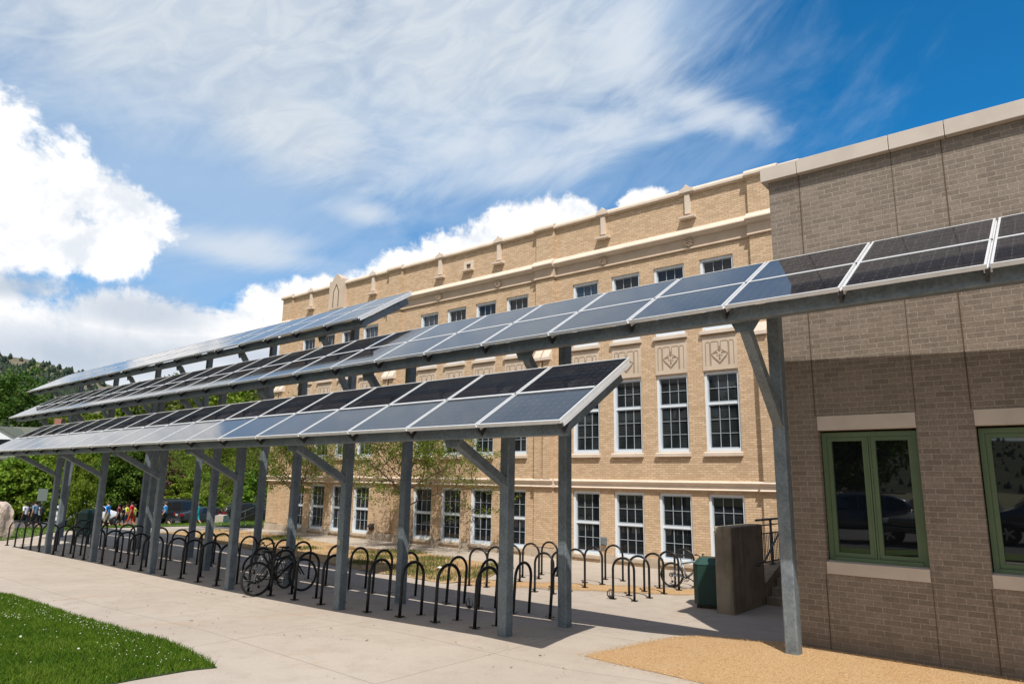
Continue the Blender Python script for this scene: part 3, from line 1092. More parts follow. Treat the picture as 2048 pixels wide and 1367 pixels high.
    for k in range(26):
        ang = k * 2.39996
        rr = .13 * math.sqrt(k / 26)
        cx, cz = rr * math.cos(ang), rr * math.sin(ang) * 1.05
        s_ = rng2.uniform(.025, .04)
        ro.add([(cx - s_, -.05, cz), (cx, -.05, cz - s_), (cx + s_, -.05, cz), (cx, -.05, cz + s_), (cx, -.13 - rng2.random() * .04, cz)],
               [(0, 1, 4), (1, 2, 4), (2, 3, 4), (3, 0, 4)])
    rm = ro.mesh('rosette', M['limestone_old'])
    for x in (-12.1, -8.96, -20.07, -16.84, -29.2, -24.4):
        link('parapet_drop', om, root, (x, YB, ZT))
        link('rosette', rm, root, (x, YB, 9.60))
    nb = MB()
    nb.cur = 0
    nb.box(-.24, -.12, -.05, .02, -.18, .22)
    nb.box(.12, .24, -.05, .02, -.18, .22)
    nb.box(-.12, .12, -.05, .02, .10, .22)
    nb.prism([(-.18, -.20), (.02, -.20), (.02, -.10), (-.04, -.10), (-.18, -.15)], 'x', -.28, .28)
    nb.cur = 1
    nb.box(-.12, .12, -.006, .02, -.10, .10)
    nb.build('parapet_niche', [M['limestone'], M['groove']], root, loc=(-18.47, YB, 10.62))
    # tall stone tablet with pointed arch in the left bay
    tb = MB()
    tb.cur = 0
    tb.prism([(-.56, -.0), (.56, .0), (.56, 1.42), (.34, 1.42), (.30, 1.52), (0, 1.74), (-.30, 1.52), (-.34, 1.42), (-.56, 1.42)], 'y', -.20, .25)
    tb.cur = 1
    for p, q in (((-.2, .1), (-.2, .85)), ((.2, .1), (.2, .85)), ((-.2, .85), (0, 1.22)), ((.2, .85), (0, 1.22))):
        tb.bar((p[0], -.201, p[1]), (q[0], -.201, q[1]), .05, .02, up=(0, 1, 0))
    tb.build('arched_tablet', [M['limestone_old'], M['groove']], root, loc=(-26.98, YB, 10.07))
    # wall vent and small metal box
    vb = MB()
    vb.disc_cyl((0, -.03, 0), (0, 1, 0), .13, .10, 16)
    vb.prism([(-.16, .02), (.0, .13), (.0, .16), (-.18, .04)], 'x', -.13, .13)
    vb.build('wall_vent', M['dark_clip'], root, loc=(-23.62, YB - .02, .16))
    xb = MB()
    xb.box(-.09, .09, -.10, 0, -.12, .12)
    xb.box(-.06, .06, -.12, -.10, -.09, .09)
    bevel_mesh(xb.build('outlet_box', M['galv'], root, loc=(-12.2, YB, .34)), .01)


school()


# ------------------------------------------------------------------ grey brick wing
def grey_wing():
    YG = 9.97
    X0, X1 = -3.27, 12.6
    Z0, Z1 = -.3, 6.62
    root = thing('grey_brick_building', 'grey brown brick building with stone coping and green framed windows at the right', 'building')
    wins = [(-2.81 + 1.80 * k, -2.81 + 1.80 * k + 1.18) for k in range(8)]
    mb = MB()
    wall_faces(mb, [(a, c, 1.04, 3.09) for a, c in wins], X0, X1, Z0, Z1, YG, .24)
    mb.quad((X0, YG + 20, Z0), (X0, YG, Z0), (X0, YG, Z1), (X0, YG + 20, Z1))
    mb.quad((X1, YG, Z0), (X1, YG + 20, Z0), (X1, YG + 20, Z1), (X1, YG, Z1))
    mb.quad((X1, YG + 20, Z0), (X0, YG + 20, Z0), (X0, YG + 20, Z1), (X1, YG + 20, Z1))
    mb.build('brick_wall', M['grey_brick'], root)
    rf = MB()
    rf.box(X0 + .1, X1 - .1, YG + .1, YG + 19.9, Z1 - .5, Z1 - .4)
    rf.build('flat_roof', M['roof_gravel'], root)
    seal = mat('brown_sealant', (0.10, 0.065, 0.04), 0.8)
    for x, hwid in [(-2.83 + 1.8 * k, .007) for k in range(9)] + [(-1.62 + 1.8 * k, .004) for k in range(8)]:
        for za, zb in ((Z0, 1.03), (3.10, Z1)):
            jt = MB()
            jt.box(x - hwid, x + hwid, YG - .003, YG + .01, za, zb)
            jt.build('control_joint', seal, root)
    xs = [X0 - .09, -2.83, -1.62, -1.02 + .05]
    while xs[-1] < X1:
        xs.append(xs[-1] + 1.5)
    xs[-1] = X1 + .09
    for a, c in zip(xs, xs[1:]):
        cb = MB()
        cb.box(a + .004, c - .004, YG - .10, YG + .35, Z1, Z1 + .215)
        bevel_mesh(cb.build('coping_stone', M['cast_stone'], root), .006)
    cb = MB()
    cb.box(X0 - .09, X0 + .3, YG + .352, YG + 20, Z1, Z1 + .215)
    cb.build('coping_stone', M['cast_stone'], root)
    # shared window parts
    W = 1.18
    fr = MB()
    y0 = .10
    a_, c_ = .015, W - .015
    zb, zt = 1.255, 2.87
    fr.box(a_, a_ + .06, y0, y0 + .10, zb - .05, zt)
    fr.box(c_ - .06, c_, y0, y0 + .10, zb - .05, zt)
    fr.box(a_ + .06, c_ - .06, y0, y0 + .10, zt - .06, zt)
    fr.box(a_ + .06, c_ - .06, y0 - .02, y0 + .10, zb - .05, zb)
    xm = W / 2
    fr.box(xm - .025, xm - .004, y0 + .004, y0 + .10, zb, zt - .06)
    fr.box(xm + .004, xm + .025, y0 + .004, y0 + .10, zb, zt - .06)
    for xa, xb in ((a_ + .06, xm - .025), (xm + .025, c_ - .06)):
        q = .055
        fr.box(xa + .002, xa + q, y0 + .015, y0 + .07, zb + .002, zt - .062)
        fr.box(xb - q, xb - .002, y0 + .015, y0 + .07, zb + .002, zt - .062)
        fr.box(xa + q, xb - q, y0 + .015, y0 + .07, zb + .002, zb + q)
        fr.box(xa + q, xb - q, y0 + .015, y0 + .07, zt - .06 - q, zt - .062)
    frm = fr.mesh('window', M['green_frame'])
    gl = MB()
    gl.quad((a_ + .06, y0 + .05, zb), (c_ - .06, y0 + .05, zb), (c_ - .06, y0 + .05, zt - .06), (a_ + .06, y0 + .05, zt - .06))
    glm = gl.mesh('window_pane', M['glass_tint'])
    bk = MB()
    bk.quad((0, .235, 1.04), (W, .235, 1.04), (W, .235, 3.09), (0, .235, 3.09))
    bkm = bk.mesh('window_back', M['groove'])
    lt = MB()
    lt.box(.002, W - .002, -.012, .20, 2.90, 3.088)
    ltm = lt.mesh('window_lintel', M['cast_stone'])
    sl = MB()
    sl.prism([(-.02, 1.042), (.20, 1.042), (.20, 1.205), (.09, 1.205), (-.02, 1.19)], 'x', .002, W - .002)
    slm = sl.mesh('window_sill', M['cast_stone'])
    for a, c in wins:
        w = link('window', frm, root, (a, YG, 0))
        link('window_pane', glm, w)
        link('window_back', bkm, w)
        link('window_lintel', ltm, w)
        link('window_sill', slm, w)


grey_wing()


# ------------------------------------------------------------------ entrance: pier wall, steps, railing, bin
def entrance():
    z0 = -.34
    pb = MB()
    pb.prism([(13.80, z0 - .2), (15.55, z0 - .2), (15.55, 1.33), (13.80, 1.33)], 'x', -6.03, -5.67)
    p = pb.build('concrete_pier', M['concrete_wall'])
    bevel_mesh(p, .03, 3)
    tag(p, 'tall weathered concrete pier wall beside the green bin at the steps', 'wall')
    st = MB()
    n = 4
    for k in range(n):
        st.box(-5.64, -3.29, 15.5 + .32 * k, 19.5, z0 - .1 + (.165 * k if k else 0), z0 + .165 * (k + 1))
    s = st.build('concrete_steps', M['concrete_wall'])
    bevel_mesh(s, .008)
    tag(s, 'short flight of concrete steps between pier and grey brick wall', 'steps')
    lw = MB()
    lw.prism([(15.56, z0 - .2), (19.5, z0 - .2), (19.5, .42), (16.5, .42), (15.56, .10)], 'x', -6.0, -5.66)
    l = lw.build('low_wall', M['concrete_wall'])
    bevel_mesh(l, .01)
    tag(l, 'low concrete curb wall carrying the metal guard railing behind the pier', 'wall')
    rl = thing('guard_railing', 'grey metal guard railing with thin balusters behind the concrete pier', 'railing', (-5.83, 15.6, .42))
    r1 = MB()
    r1.tube([(0, .0, .98), (0, 3.8, .98)], .026, 8)
    r1.tube([(0, .0, .86), (0, 3.8, .86)], .014, 6)
    r1.tube([(0, .0, .68), (0, 3.8, .68)], .014, 6)
    r1.tube([(0, .05, .06), (0, 3.8, .06)], .016, 6)
    r1.build('rail', M['rail_paint'], rl)
    for y in (.9, 2.3, 3.7):
        q = MB()
        q.tube([(0, y, -.02), (0, y, .96)], .030, 8)
        q.box(-.06, .06, y - .06, y + .06, -.001, .012)
        q.build('rail_post', M['rail_paint'], rl)
    q = MB()
    for k in range(37):
        y = .12 + k * .098
        q.tube([(0, y, .06), (0, y, .68)], .010, 5)
    q.build('baluster_panel', M['rail_paint'], rl)
    hr = MB()
    hr.tube([(0, -.35, -.05), (0, .0, -.05), (0, .08, -.02), (0, 1.25, .62), (0, 1.7, .62)], .021, 8)
    hr.tube([(-.09, -.2, -.12), (-.02, -.2, -.12), (0, -.2, -.05)], .012, 6)
    h = hr.build('handrail', M['rail_paint'], smooth=True, loc=(-5.57, 15.25, .62))
    tag(h, 'grey pipe handrail fixed to the side of the concrete pier', 'handrail')
    # perforated bins
    bn = thing('litter_bin', 'green perforated steel litter bin leaning close to the concrete pier', 'bin', (-6.40, 14.38, -.33), R(12))
    w = .30
    c = .11
    oc = [(-w, -w + c), (-w + c, -w), (w - c, -w), (w, -w + c), (w, w - c), (w - c, w), (-w + c, w), (-w, w - c)]
    bb = MB()
    bb.prism(oc, 'z', .07, .86)
    bevel_mesh(bb.build('bin_body', M['bin_green'], bn), .008)
    bl = MB()
    n8 = len(oc)
    bl.add([(x * 1.03, y * 1.03, .861) for x, y in oc] + [(x * .62, y * .62, .99) for x, y in oc],
           [tuple(range(8))[::-1], tuple(range(8, 16))] + [(i, (i + 1) % 8, 8 + (i + 1) % 8, 8 + i) for i in range(8)])
    bl.build('bin_lid', M['bin_lid'], bn)
    for sx in (-1, 1):
        for sy in (-1, 1):
            f = MB()
            f.box(sx * .2 - .04, sx * .2 + .04, sy * .2 - .04, sy * .2 + .04, .0, .07)
            f.build('bin_foot', M['dark_clip'], bn)
    dup(bn, (-32.9, 11.95, zg(-32.9, 11.95)), R(30), 'dark green litter bin beyond the far bike racks in front of the white car', scale=1.1)


entrance()


# ------------------------------------------------------------------ bike racks
def rack_proto():
    hoop = MB()
    w, r, h = .245, .0265, .875
    pts = [(0, -w, 0.0), (0, -w, .3), (0, -w, h - w)]
    for k in range(1, 12):
        a = math.pi - k * math.pi / 12
        pts.append((0, w * math.cos(a), h - w + w * math.sin(a)))
    pts += [(0, w, h - w), (0, w, .3), (0, w, 0.0)]
    hoop.tube(pts, r, 10)
    hm = hoop.mesh('hoop', M['rack_paint'], True)
    fl = MB()
    fl.box(-.062, .062, -.062, .062, .001, .011)
    for a in (-1, 1):
        for c in (-1, 1):
            fl.disc_cyl((a * .045, c * .045, .014), (0, 0, 1), .008, .012, 6)
    fm = fl.mesh('base_flange', M['rack_paint'])
    return hm, fm


HM, FM = rack_proto()
ORD = ['first', 'second', 'third', 'fourth', 'fifth', 'sixth', 'seventh', 'eighth', 'ninth']


def rack(x, y, rot, label):
    z0 = zg(x, y)
    t_ = thing('bike_rack', label, 'bike rack', (x, y, z0), rot, 'black hoop bike racks')
    link('hoop', HM, t_)
    c, s = math.cos(rot), math.sin(rot)
    for sg in (-1, 1):
        yy = sg * .245
        zz = zg(x - s * yy, y + c * yy) - z0
        link('base_flange', FM, t_, (0, yy, zz))
    dz = zg(x - s * .245, y + c * .245) - zg(x + s * .245, y - c * .245)
    t_.rotation_euler = (math.atan2(dz, .49), 0, rot)
    return t_


BAYS = ['left of the nearest front post', 'left of the second front post', 'left of the third front post', 'left of the fourth front post', 'left of the fifth front post', 'left of the farthest front post']
for bay in range(6):
    for k in range(5 if bay == 5 else 4):
        x = -6.77 - 3.936 * bay - .68 - .86 * k
        y = 8.49 - .012 * (x + 6.86)
        rack(x, y, R(random.uniform(-3, 3)), f'{ORD[k]} black bike rack {BAYS[bay]}')
BAY2 = ['left of the middle canopy post nearest the gravel', 'behind the second front post', 'behind the bicycles', 'behind the fourth front post', 'behind the fifth front post', 'at the far end']
P2 = [-6.65, -10.55, -14.45, -18.37, -22.25, -26.26]
for bay, px in enumerate(P2):
    for k in range(4):
        x = px - .72 - .83 * k
        y = 10.29 - .012 * (x + 6.86)
        rack(x, y, R(random.uniform(-3, 3)), f'{ORD[k]} second row bike rack {BAY2[bay]}')
CL = [('left', -11.70, [13.02, 13.62, 14.32, 15.10, 15.88]), ('middle', -9.97, [13.36, 13.97, 14.69, 15.45, 16.38]), ('right', -8.15, [13.82, 14.45, 15.24, 15.97, 16.74])]
for nm, x, ysl in CL:
    for k, y in enumerate(ysl):
        rack(x + .03 * math.sin(k * 2.0), y, R(-82 + random.uniform(-4, 4)), f'{ORD[k]} bike rack from the front in the {nm} file on sunlit paving')


# small coiled locks left on racks
def cable_lock(x, y, label):
    mb = MB()
    for k in range(3):
        a0 = k * 1.1
        pts = []
        for i in range(18):
            a = i / 18 * 2 * math.pi
            pts.append((.085 * math.cos(a) * math.cos(a0), .085 * math.cos(a) * math.sin(a0) * .6, .09 + .085 * math.sin(a) + .01 * k))
        mb.tube(pts, .007, 5, closed=True)
    mb.box(-.03, .03, -.015, .015, .0, .05)
    o = mb.build('cable_lock', M['dark_clip'], loc=(x, y, zg(x, y) + .012))
    tag(o, label, 'bike lock', 'abandoned cable locks')


cable_lock(-9.12, 9.93, 'dark coiled cable lock left at the foot of a shaded second row rack')
cable_lock(-8.44, 13.74, 'thin looped cable lock left on a rack foot in the sun')


# ------------------------------------------------------------------ bicycles
def bicycle(label, loc, rotz, lean, frame_m, accent_m, wr=.335, wheelbase=1.04, steer=0.0, bright_rim=True):
    """local x forward, origin at the rear wheel contact"""
    root = thing('bicycle', label, 'bicycle', loc, rotz, 'bicycles at the racks')
    root.rotation_euler = (lean, 0, rotz)
    blk = M['rack_paint']
    rub = M['tyre']

    def wheel(cx, rot=0.0):
        rm = MB()
        rm.cur = 0
        rr = wr - .045
        pts = [(rr * math.cos(a), 0, rr * math.sin(a)) for a in np.linspace(0, 2 * math.pi, 36, endpoint=False)]
        rm.tube(pts, .010, 6, closed=True)
        rm.tube([(0, -.05, 0), (0, .05, 0)], .018, 8)
        rm.cur = 1
        for k in range(18):
            a = k * 2 * math.pi / 18
            rm.tube([(.02 * math.cos(a + 1), .03 * (-1) ** k, .02 * math.sin(a + 1)), (rr * math.cos(a), 0, rr * math.sin(a))], .0016, 3, caps=False)
        w = rm.build('wheel', [M['rim'] if bright_rim else M['rim_dark'], M['spoke']], root, loc=(cx, 0, wr), rot=(0, 0, rot))
        tm = MB()
        rt = wr - .027
        pts = [(rt * math.cos(a), 0, rt * math.sin(a)) for a in np.linspace(0, 2 * math.pi, 40, endpoint=False)]
        tm.tube(pts, .027, 8, closed=True)
        tm.build('tyre', rub, w, smooth=True)
        return w
    wheel(0.0)
    s = wr / .335
    hub = Vector((0, 0, wr))
    bb = Vector((.42 * s, 0, .285 * s))
    seat_t = Vector((.27 * s, 0, .70 * s))
    head_t = Vector((.80 * s, 0, .76 * s))
    head_b = Vector((.845 * s, 0, .64 * s))
    fhub = Vector((wheelbase, 0, wr))
    wheel(wheelbase, steer)
    fm = MB()
    fm.cur = 0
    fm.tube([bb, seat_t], .020, 8)
    fm.tube([seat_t + Vector((.01, 0, -.05)), head_t], .021, 8)
    fm.tube([bb, head_b], .026, 8)
    fm.tube([head_b - Vector((-.012, 0, .03)), head_t + Vector((-.01, 0, .03))], .021, 8)
    for sg in (-1, 1):
        fm.tube([bb + Vector((0, sg * .03, 0)), hub + Vector((0, sg * .06, 0))], .010, 6)
        fm.tube([seat_t + Vector((0, sg * .02, -.06)), hub + Vector((0, sg * .06, 0))], .009, 6)
    fm.build('frame', frame_m, root, smooth=True)
    fk = MB()
    for sg in (-1, 1):
        fk.tube([head_b + Vector((0, sg * .05, -.02)), fhub + Vector((0, sg * .055, 0))], [.020, .014], 8)
    fk.box(head_b.x - .03, head_b.x + .03, -.065, .065, head_b.z - .045, head_b.z - .01)
    fk.build('fork', accent_m, root, smooth=False)
    hb = MB()
    st = head_t + Vector((.03 * s, 0, .09 * s))
    hb.tube([head_t, head_t + Vector((-.015, 0, .06)), st], .014, 8)
    cs, sn = math.cos(steer), math.sin(steer)

    def hv(a, c, d):
        return st + Vector((a * cs - c * sn, a * sn + c * cs, d))
    hb.tube([hv(-.05, -.31, .06), hv(-.02, -.17, .05), hv(.0, -.06, .0), hv(.0, .06, .0), hv(-.02, .17, .05), hv(-.05, .31, .06)], .012, 8)
    hb.tube([hv(-.05, -.31, .06), hv(-.035, -.20, .057)], .019, 8)
    hb.tube([hv(-.05, .31, .06), hv(-.035, .20, .057)], .019, 8)
    for sg in (-1, 1):
        hb.tube([hv(.0, sg * .17, .03), hv(.05, sg * .25, .01)], .007, 5)
        hb.tube([hv(.0, sg * .15, .03), hv(.12, sg * .10, -.02), hv(.09, sg * .03, -.14), head_b + Vector((.02, 0, .0))], .004, 4)
    hb.build('handlebar', blk, root, smooth=True)
    sd = MB()
    sd.tube([seat_t - Vector((.0, 0, .04)), seat_t + Vector((-.025, 0, .13))], .013, 8)
    c0 = seat_t + Vector((-.03, 0, .15))
    sec = []
    for xx, ww, hh in ((-.13, .07, .025), (-.06, .075, .03), (.03, .04, .022), (.14, .018, .012)):
        sec.append([(c0.x + xx, ww * math.cos(a), c0.z + hh * math.sin(a)) for a in np.linspace(0, 2 * math.pi, 8, endpoint=False)])
    vs = [p for q in sec for p in q]
    fs = [tuple(range(8))[::-1], tuple(range(24, 32))]
    for i in range(3):
        for k in range(8):
            fs.append((i * 8 + k, i * 8 + (k + 1) % 8, i * 8 + 8 + (k + 1) % 8, i * 8 + 8 + k))
    sd.add(vs, fs)
    sd.build('saddle', blk, root, smooth=True)
    cr = MB()
    for rr, yy in ((.085, -.05), (.062, -.042)):
        cr.tube([(bb.x + rr * math.cos(a), yy, bb.z + rr * math.sin(a)) for a in np.linspace(0, 2 * math.pi, 24, endpoint=False)], .006, 5, closed=True)
    for a in range(5):
        cr.tube([(bb.x, -.05, bb.z), (bb.x + .085 * math.cos(a * 1.2566), -.05, bb.z + .085 * math.sin(a * 1.2566))], .006, 5)
    cr.tube([(bb.x, -.07, bb.z), (bb.x, .07, bb.z)], .02, 8)
    for sg in (-1, 1):
        e = Vector((bb.x + sg * .155, sg * .085, bb.z - sg * .07))
        cr.bar((bb.x, sg * .07, bb.z), e, .018, .022)
        cr.box(e.x - .045, e.x + .045, min(e.y, e.y + sg * .09), max(e.y, e.y + sg * .09), e.z - .012, e.z + .012)
    for rr in (.05, .038):
        cr.tube([(rr * math.cos(a), -.045, wr + rr * math.sin(a)) for a in np.linspace(0, 2 * math.pi, 16, endpoint=False)], .006, 5, closed=True)
    cr.tube([(bb.x, -.05, bb.z + .085), (0, -.045, wr + .045)], .004, 4)
    cr.tube([(bb.x, -.05, bb.z - .085), (.03, -.06, wr - .16), (.01, -.06, wr - .08), (.04, -.045, wr)], .005, 4)
    cr.disc_cyl((.03, -.06, wr - .15), (0, 1, 0), .028, .012, 10)
    cr.build('drivetrain', M['rim_dark'], root)
    bt = MB()
    q = bb + (head_b - bb) * .42
    bt.tube([q + Vector((-.01, 0, .03)), q + Vector((.05, 0, .13))], .010, 6)
    bt.build('bottle_cage', M['rim_dark'], root)
    return root


M['tyre'] = mat('tyre_rubber', (0.012, 0.012, 0.012), 0.75)
M['rim'] = mat('alloy_rim', (0.55, 0.56, 0.57), 0.3, 0.8)
M['rim_dark'] = mat('dark_alloy', (0.03, 0.03, 0.03), 0.4, 0.3)
M['spoke'] = mat('steel_spoke', (0.6, 0.6, 0.6), 0.35, 0.6)
bk_black = mottled('black_bike_paint', (0.012, 0.012, 0.012), (0.02, 0.02, 0.018), 5, 0.35, 0)
bk_silver = mat('pale_blue_silver_paint', (0.24, 0.30, 0.36), 0.35, 0.4)
bk_orange = mat('orange_black_paint', (0.10, 0.045, 0.03), 0.35)
b1 = bicycle('black mountain bike with silver rims parked across the front row of racks', (-13.20, 8.04, zg(-13.2, 8.05)), R(86), R(-4), bk_black, bk_black)
b2 = bicycle('dark bicycle half hidden behind the black mountain bike against a rack', (-13.95, 9.15, zg(-14, 9.1)), R(186), R(7), bk_black, M['rim'], steer=R(25))
b3 = bicycle('small pale blue and orange mountain bike parked in the sun before the school wall', (-8.25, 16.30, zg(-8.2, 16.3)), R(6), R(-3), bk_silver, bk_silver, wr=.30, wheelbase=.93)
for o in b3.children:
    if o.name.startswith('drivetrain'):
        pass


# ------------------------------------------------------------------ trees
def leaf_quads(P, size, rs, flat=0.0):
    """arrays of small quads at points P with random orientation"""
    n = len(P)
    a = rs.normal(size=(n, 3))
    a[:, 2] *= (1 - flat)
    a /= np.linalg.norm(a, axis=1)[:, None]
    bq = rs.normal(size=(n, 3))
    bq -= a * (a * bq).sum(1)[:, None]
    bq /= np.linalg.norm(bq, axis=1)[:, None]
    sz = size * rs.uniform(.55, 1.3, n)
    u = a * sz[:, None]
    v = bq * (sz * .62)[:, None]
    V = np.stack([P - u, P + v, P + u, P - v], axis=1).reshape(-1, 3)
    F = np.arange(4 * n).reshape(-1, 4)
    return V, F


def np_mesh(name, V, F, mats):
    me = bpy.data.meshes.new(name)
    me.from_pydata(V.tolist(), [], F.tolist())
    for m_ in (mats if isinstance(mats, (list, tuple)) else [mats]):
        me.materials.append(m_)
    me.update()
    return me


def crown_mesh(name, lobes, n, size, material, seed):
    """lobes: (cx,cy,cz,rx,ry,rz) ; leaves gathered in clumps near the lobes' shells"""
    rs = np.random.default_rng(seed)
    pts = []
    vol = np.array([l[3] * l[4] + l[3] * l[5] for l in lobes])
    cnt = (vol / vol.sum() * n).astype(int)
    for l, c in zip(lobes, cnt):
        k = max(3, c // 34)
        d = rs.normal(size=(k, 3))
        d /= np.linalg.norm(d, axis=1)[:, None]
        r = rs.uniform(.45, 1.08, k) ** .6
        cc = np.array(l[:3]) + d * r[:, None] * np.array(l[3:])
        cl = rs.integers(0, k, c)
        spread = (l[3] + l[4] + l[5]) / 3 * .17
        p = cc[cl] + rs.normal(size=(c, 3)) * spread * np.array([1, 1, .65])
        pts.append(p)
    P = np.concatenate(pts)
    V, F = leaf_quads(P, size, rs, .2)
    return np_mesh(name, V, F, material)


def limb_mesh(name, h, r, seed, lobes, material):
    mb = MB()
    rd = random.Random(seed)
    top = Vector((rd.uniform(-.2, .2), rd.uniform(-.2, .2), h))
    mb.tube([(0, 0, -.3), (0, 0, .2), (top.x * .4, top.y * .4, h * .5), top], [r * 1.4, r, r * .8, r * .45], 8)
    for l in lobes:
        c = Vector(l[:3])
        s = Vector((top.x * .6, top.y * .6, h * rd.uniform(.5, .95)))
        m_ = (s + c) / 2 + Vector((0, 0, -.2))
        mb.tube([s, m_, c], [r * .45, r * .3, r * .12], 6)
    return mb.mesh(name, material, True)


TREEKIND = {}


def make_kind(key, lobes, n, size, material, trunk_h, trunk_r, bark, seed):
    TREEKIND[key] = (crown_mesh('crown', lobes, n, size, M[material], seed), limb_mesh('trunk', trunk_h, trunk_r, seed, lobes, M[bark]))


def rnd_lobes(seed, w, h0, h1, n, rs_):
    rd = random.Random(seed)
    out = []
    for k in range(n):
        f = (k + .5) / n
        z = h0 + (h1 - h0) * f
        rad = w * math.sin(math.pi * (0.18 + 0.74 * f)) * .75
        a = k * 2.4 + rd.uniform(-.4, .4)
        q = rs_ * rd.uniform(.75, 1.25)
        out.append((rad * math.cos(a), rad * math.sin(a), z, q, q, q * .8))
    out.append((0, 0, (h0 + h1) / 2, w * .55, w * .55, (h1 - h0) * .38))
    return out


make_kind('broad', rnd_lobes(1, 3.6, 2.4, 8.6, 11, 1.7), 17000, .14, 'leaf_mid', 4.0, .28, 'bark', 21)
make_kind('bright', rnd_lobes(2, 3.0, 1.0, 6.4, 12, 1.4), 18000, .125, 'leaf_bright', 2.6, .2, 'bark', 22)
make_kind('dark', rnd_lobes(3, 3.8, 2.2, 9.8, 12, 1.8), 18000, .145, 'leaf_dark', 4.5, .32, 'bark', 23)
make_kind('olive', rnd_lobes(4, 3.2, 2.0, 8.2, 10, 1.4), 14000, .12, 'leaf_olive', 4.0, .24, 'bark', 24)
make_kind('shrub', rnd_lobes(5, 1.7, .4, 2.6, 9, .8), 9000, .095, 'leaf_bright', .9, .1, 'bark', 25)
make_kind('bare', rnd_lobes(6, .9, 1.0, 6.4, 9, .55), 2600, .14, 'leaf_brown', 3.6, .14, 'bark_red', 26)


def conifer_kind():
    rs = np.random.default_rng(5)
    pts = []
    for k in range(26):
        f = k / 26
        z = 1.2 + 9.3 * f
        r = 2.1 * (1 - f) + .12
        nb = 7
        for q in range(nb):
            a = q * 2 * math.pi / nb + k * .7
            m_ = int(26 * (1 - f) + 7)
            tt = rs.uniform(.1, 1, m_)
            p = np.stack([np.cos(a) * r * tt, np.sin(a) * r * tt, z - .35 * r * tt + .1 * np.sin(tt * 3)], 1)
            pts.append(p + rs.normal(size=p.shape) * .11)
    P = np.concatenate(pts)
    V, F = leaf_quads(P, .13, rs, .5)
    cm = np_mesh('crown', V, F, M['needle'])
    mb = MB()
    mb.tube([(0, 0, -.2), (0, 0, 5), (0, 0, 10.6)], [.22, .14, .03], 7)
    TREEKIND['conifer'] = (cm, mb.mesh('trunk', M['bark'], True))


conifer_kind()


def tree(key, name, label, cat, loc, scale, rot, group='trees along the far side of the street'):
    cm, tm = TREEKIND[key]
    t_ = thing(name, label, cat, loc, rot, group)
    t_.scale = scale if isinstance(scale, tuple) else (scale,) * 3
    link('crown', cm, t_)
    link('trunk', tm, t_)
    return t_


def at(u, v_depth):
    """ground point seen at photo column u at a given horizontal distance (used only to lay out the far trees)"""
    d = Matrix(((0.77279907, 0.11265268, 0.62457264), (0.63443574, -0.16274424, -0.75564913), (0.0165197, 0.98021614, -0.19723948))) @ Vector((u - 1024, -300.0, -1385))
    h = math.hypot(d.x, d.y)
    return (d.x / h * v_depth, d.y / h * v_depth)


FT = [
    # column, distance, kind, scale, label
    (-22, 96, 'dark', 1.42, 'tall dark green tree at the left edge rising behind the house roof'),
    (-5, 68, 'bright', 0.62, 'bright low tree at the left edge below the house dormer'),
    (50, 69, 'bright', 0.66, 'bright low tree in front of the house dormer at far left'),
    (92, 70, 'bright', 0.80, 'bright tree between the house and the first canopy posts'),
    (124, 74, 'broad', 0.80, 'rounded green tree behind the first canopy posts'),
    (160, 43.5, 'bright', (.27, .27, .60), 'narrow bright young tree standing before the white car'),
    (205, 71, 'bright', 1.0, 'bright tree behind the white car roof'),
    (240, 70, 'broad', 0.80, 'rounded green tree above the boy in blue'),
    (268, 76, 'bright', 1.10, 'bright crown showing between the left canopy posts'),
    (300, 71, 'broad', 0.82, 'mid green tree left of the brown bare tree'),
    (333, 67, 'bare', 1.0, 'slender reddish brown leafless tree behind the walkers'),
    (366, 70, 'bright', 1.0, 'bright tree right of the brown bare tree'),
    (405, 74, 'olive', 1.08, 'olive toned tree behind the dark off-road car'),
    (440, 69, 'bright', 0.95, 'bright bushy tree left of the black car'),
    (480, 71, 'olive', 1.0, 'olive toned tree above the black car'),
    (520, 69, 'broad', 0.92, 'green tree beside the left corner of the school'),
    (548, 74, 'olive', 1.46, 'grey green tree rising behind the school corner'),
    (600, 78, 'broad', 1.0, 'green tree mostly hidden behind the school corner'),
    (425, 84, 'bright', 2.05, 'tall bright crown seen between the middle and lower canopy'),
    (500, 86, 'broad', 1.66, 'tall green crown left of the school corner'),
    (462, 92, 'dark', 1.50, 'dark green crown behind the tall bright crown'),
    (340, 88, 'olive', 1.66, 'olive crown seen above the lower canopy'),
    (280, 90, 'dark', 1.36, 'dark green crown seen above the lower canopy'),
    (220, 88, 'bright', 1.62, 'yellow green crown seen above the lower canopy at left'),
    (150, 86, 'bright', 1.50, 'yellow green crown behind the brick chimney'),
    (385, 67, 'shrub', 1.2, 'round green shrub behind the girl in teal'),
    (452, 66, 'shrub', 1.4, 'round green shrub behind the concrete stair cheek'),
    (15, 68, 'shrub', 1.7, 'large green shrub behind the pale boulder'),
    (70, 67, 'shrub', 1.6, 'bright green shrub behind the road sign'),
]
for i, (u, dist, key, sc, lab) in enumerate(FT):
    x, y = at(u, dist)
    nm = {'shrub': 'shrub', 'bare': 'bare_tree'}.get(key, 'leafy_tree')
    tree(key, nm, lab, 'shrub' if key == 'shrub' else 'tree', (x, y, zg(x, y) - .05), sc, i * 1.7)
for i, (u, dist, sc, lab) in enumerate([(243, 92, 1.22, 'dark conifer top poking above the middle canopy at left'), (378, 95, 1.30, 'spindly conifer top seen under the highest canopy'),
                                        (352, 99, 1.2, 'smaller conifer top left of the spindly one')]):
    x, y = at(u, dist)
    tree('conifer', 'conifer_tree', lab, 'tree', (x, y, zg(x, y)), (sc * .8, sc * .8, sc), i)
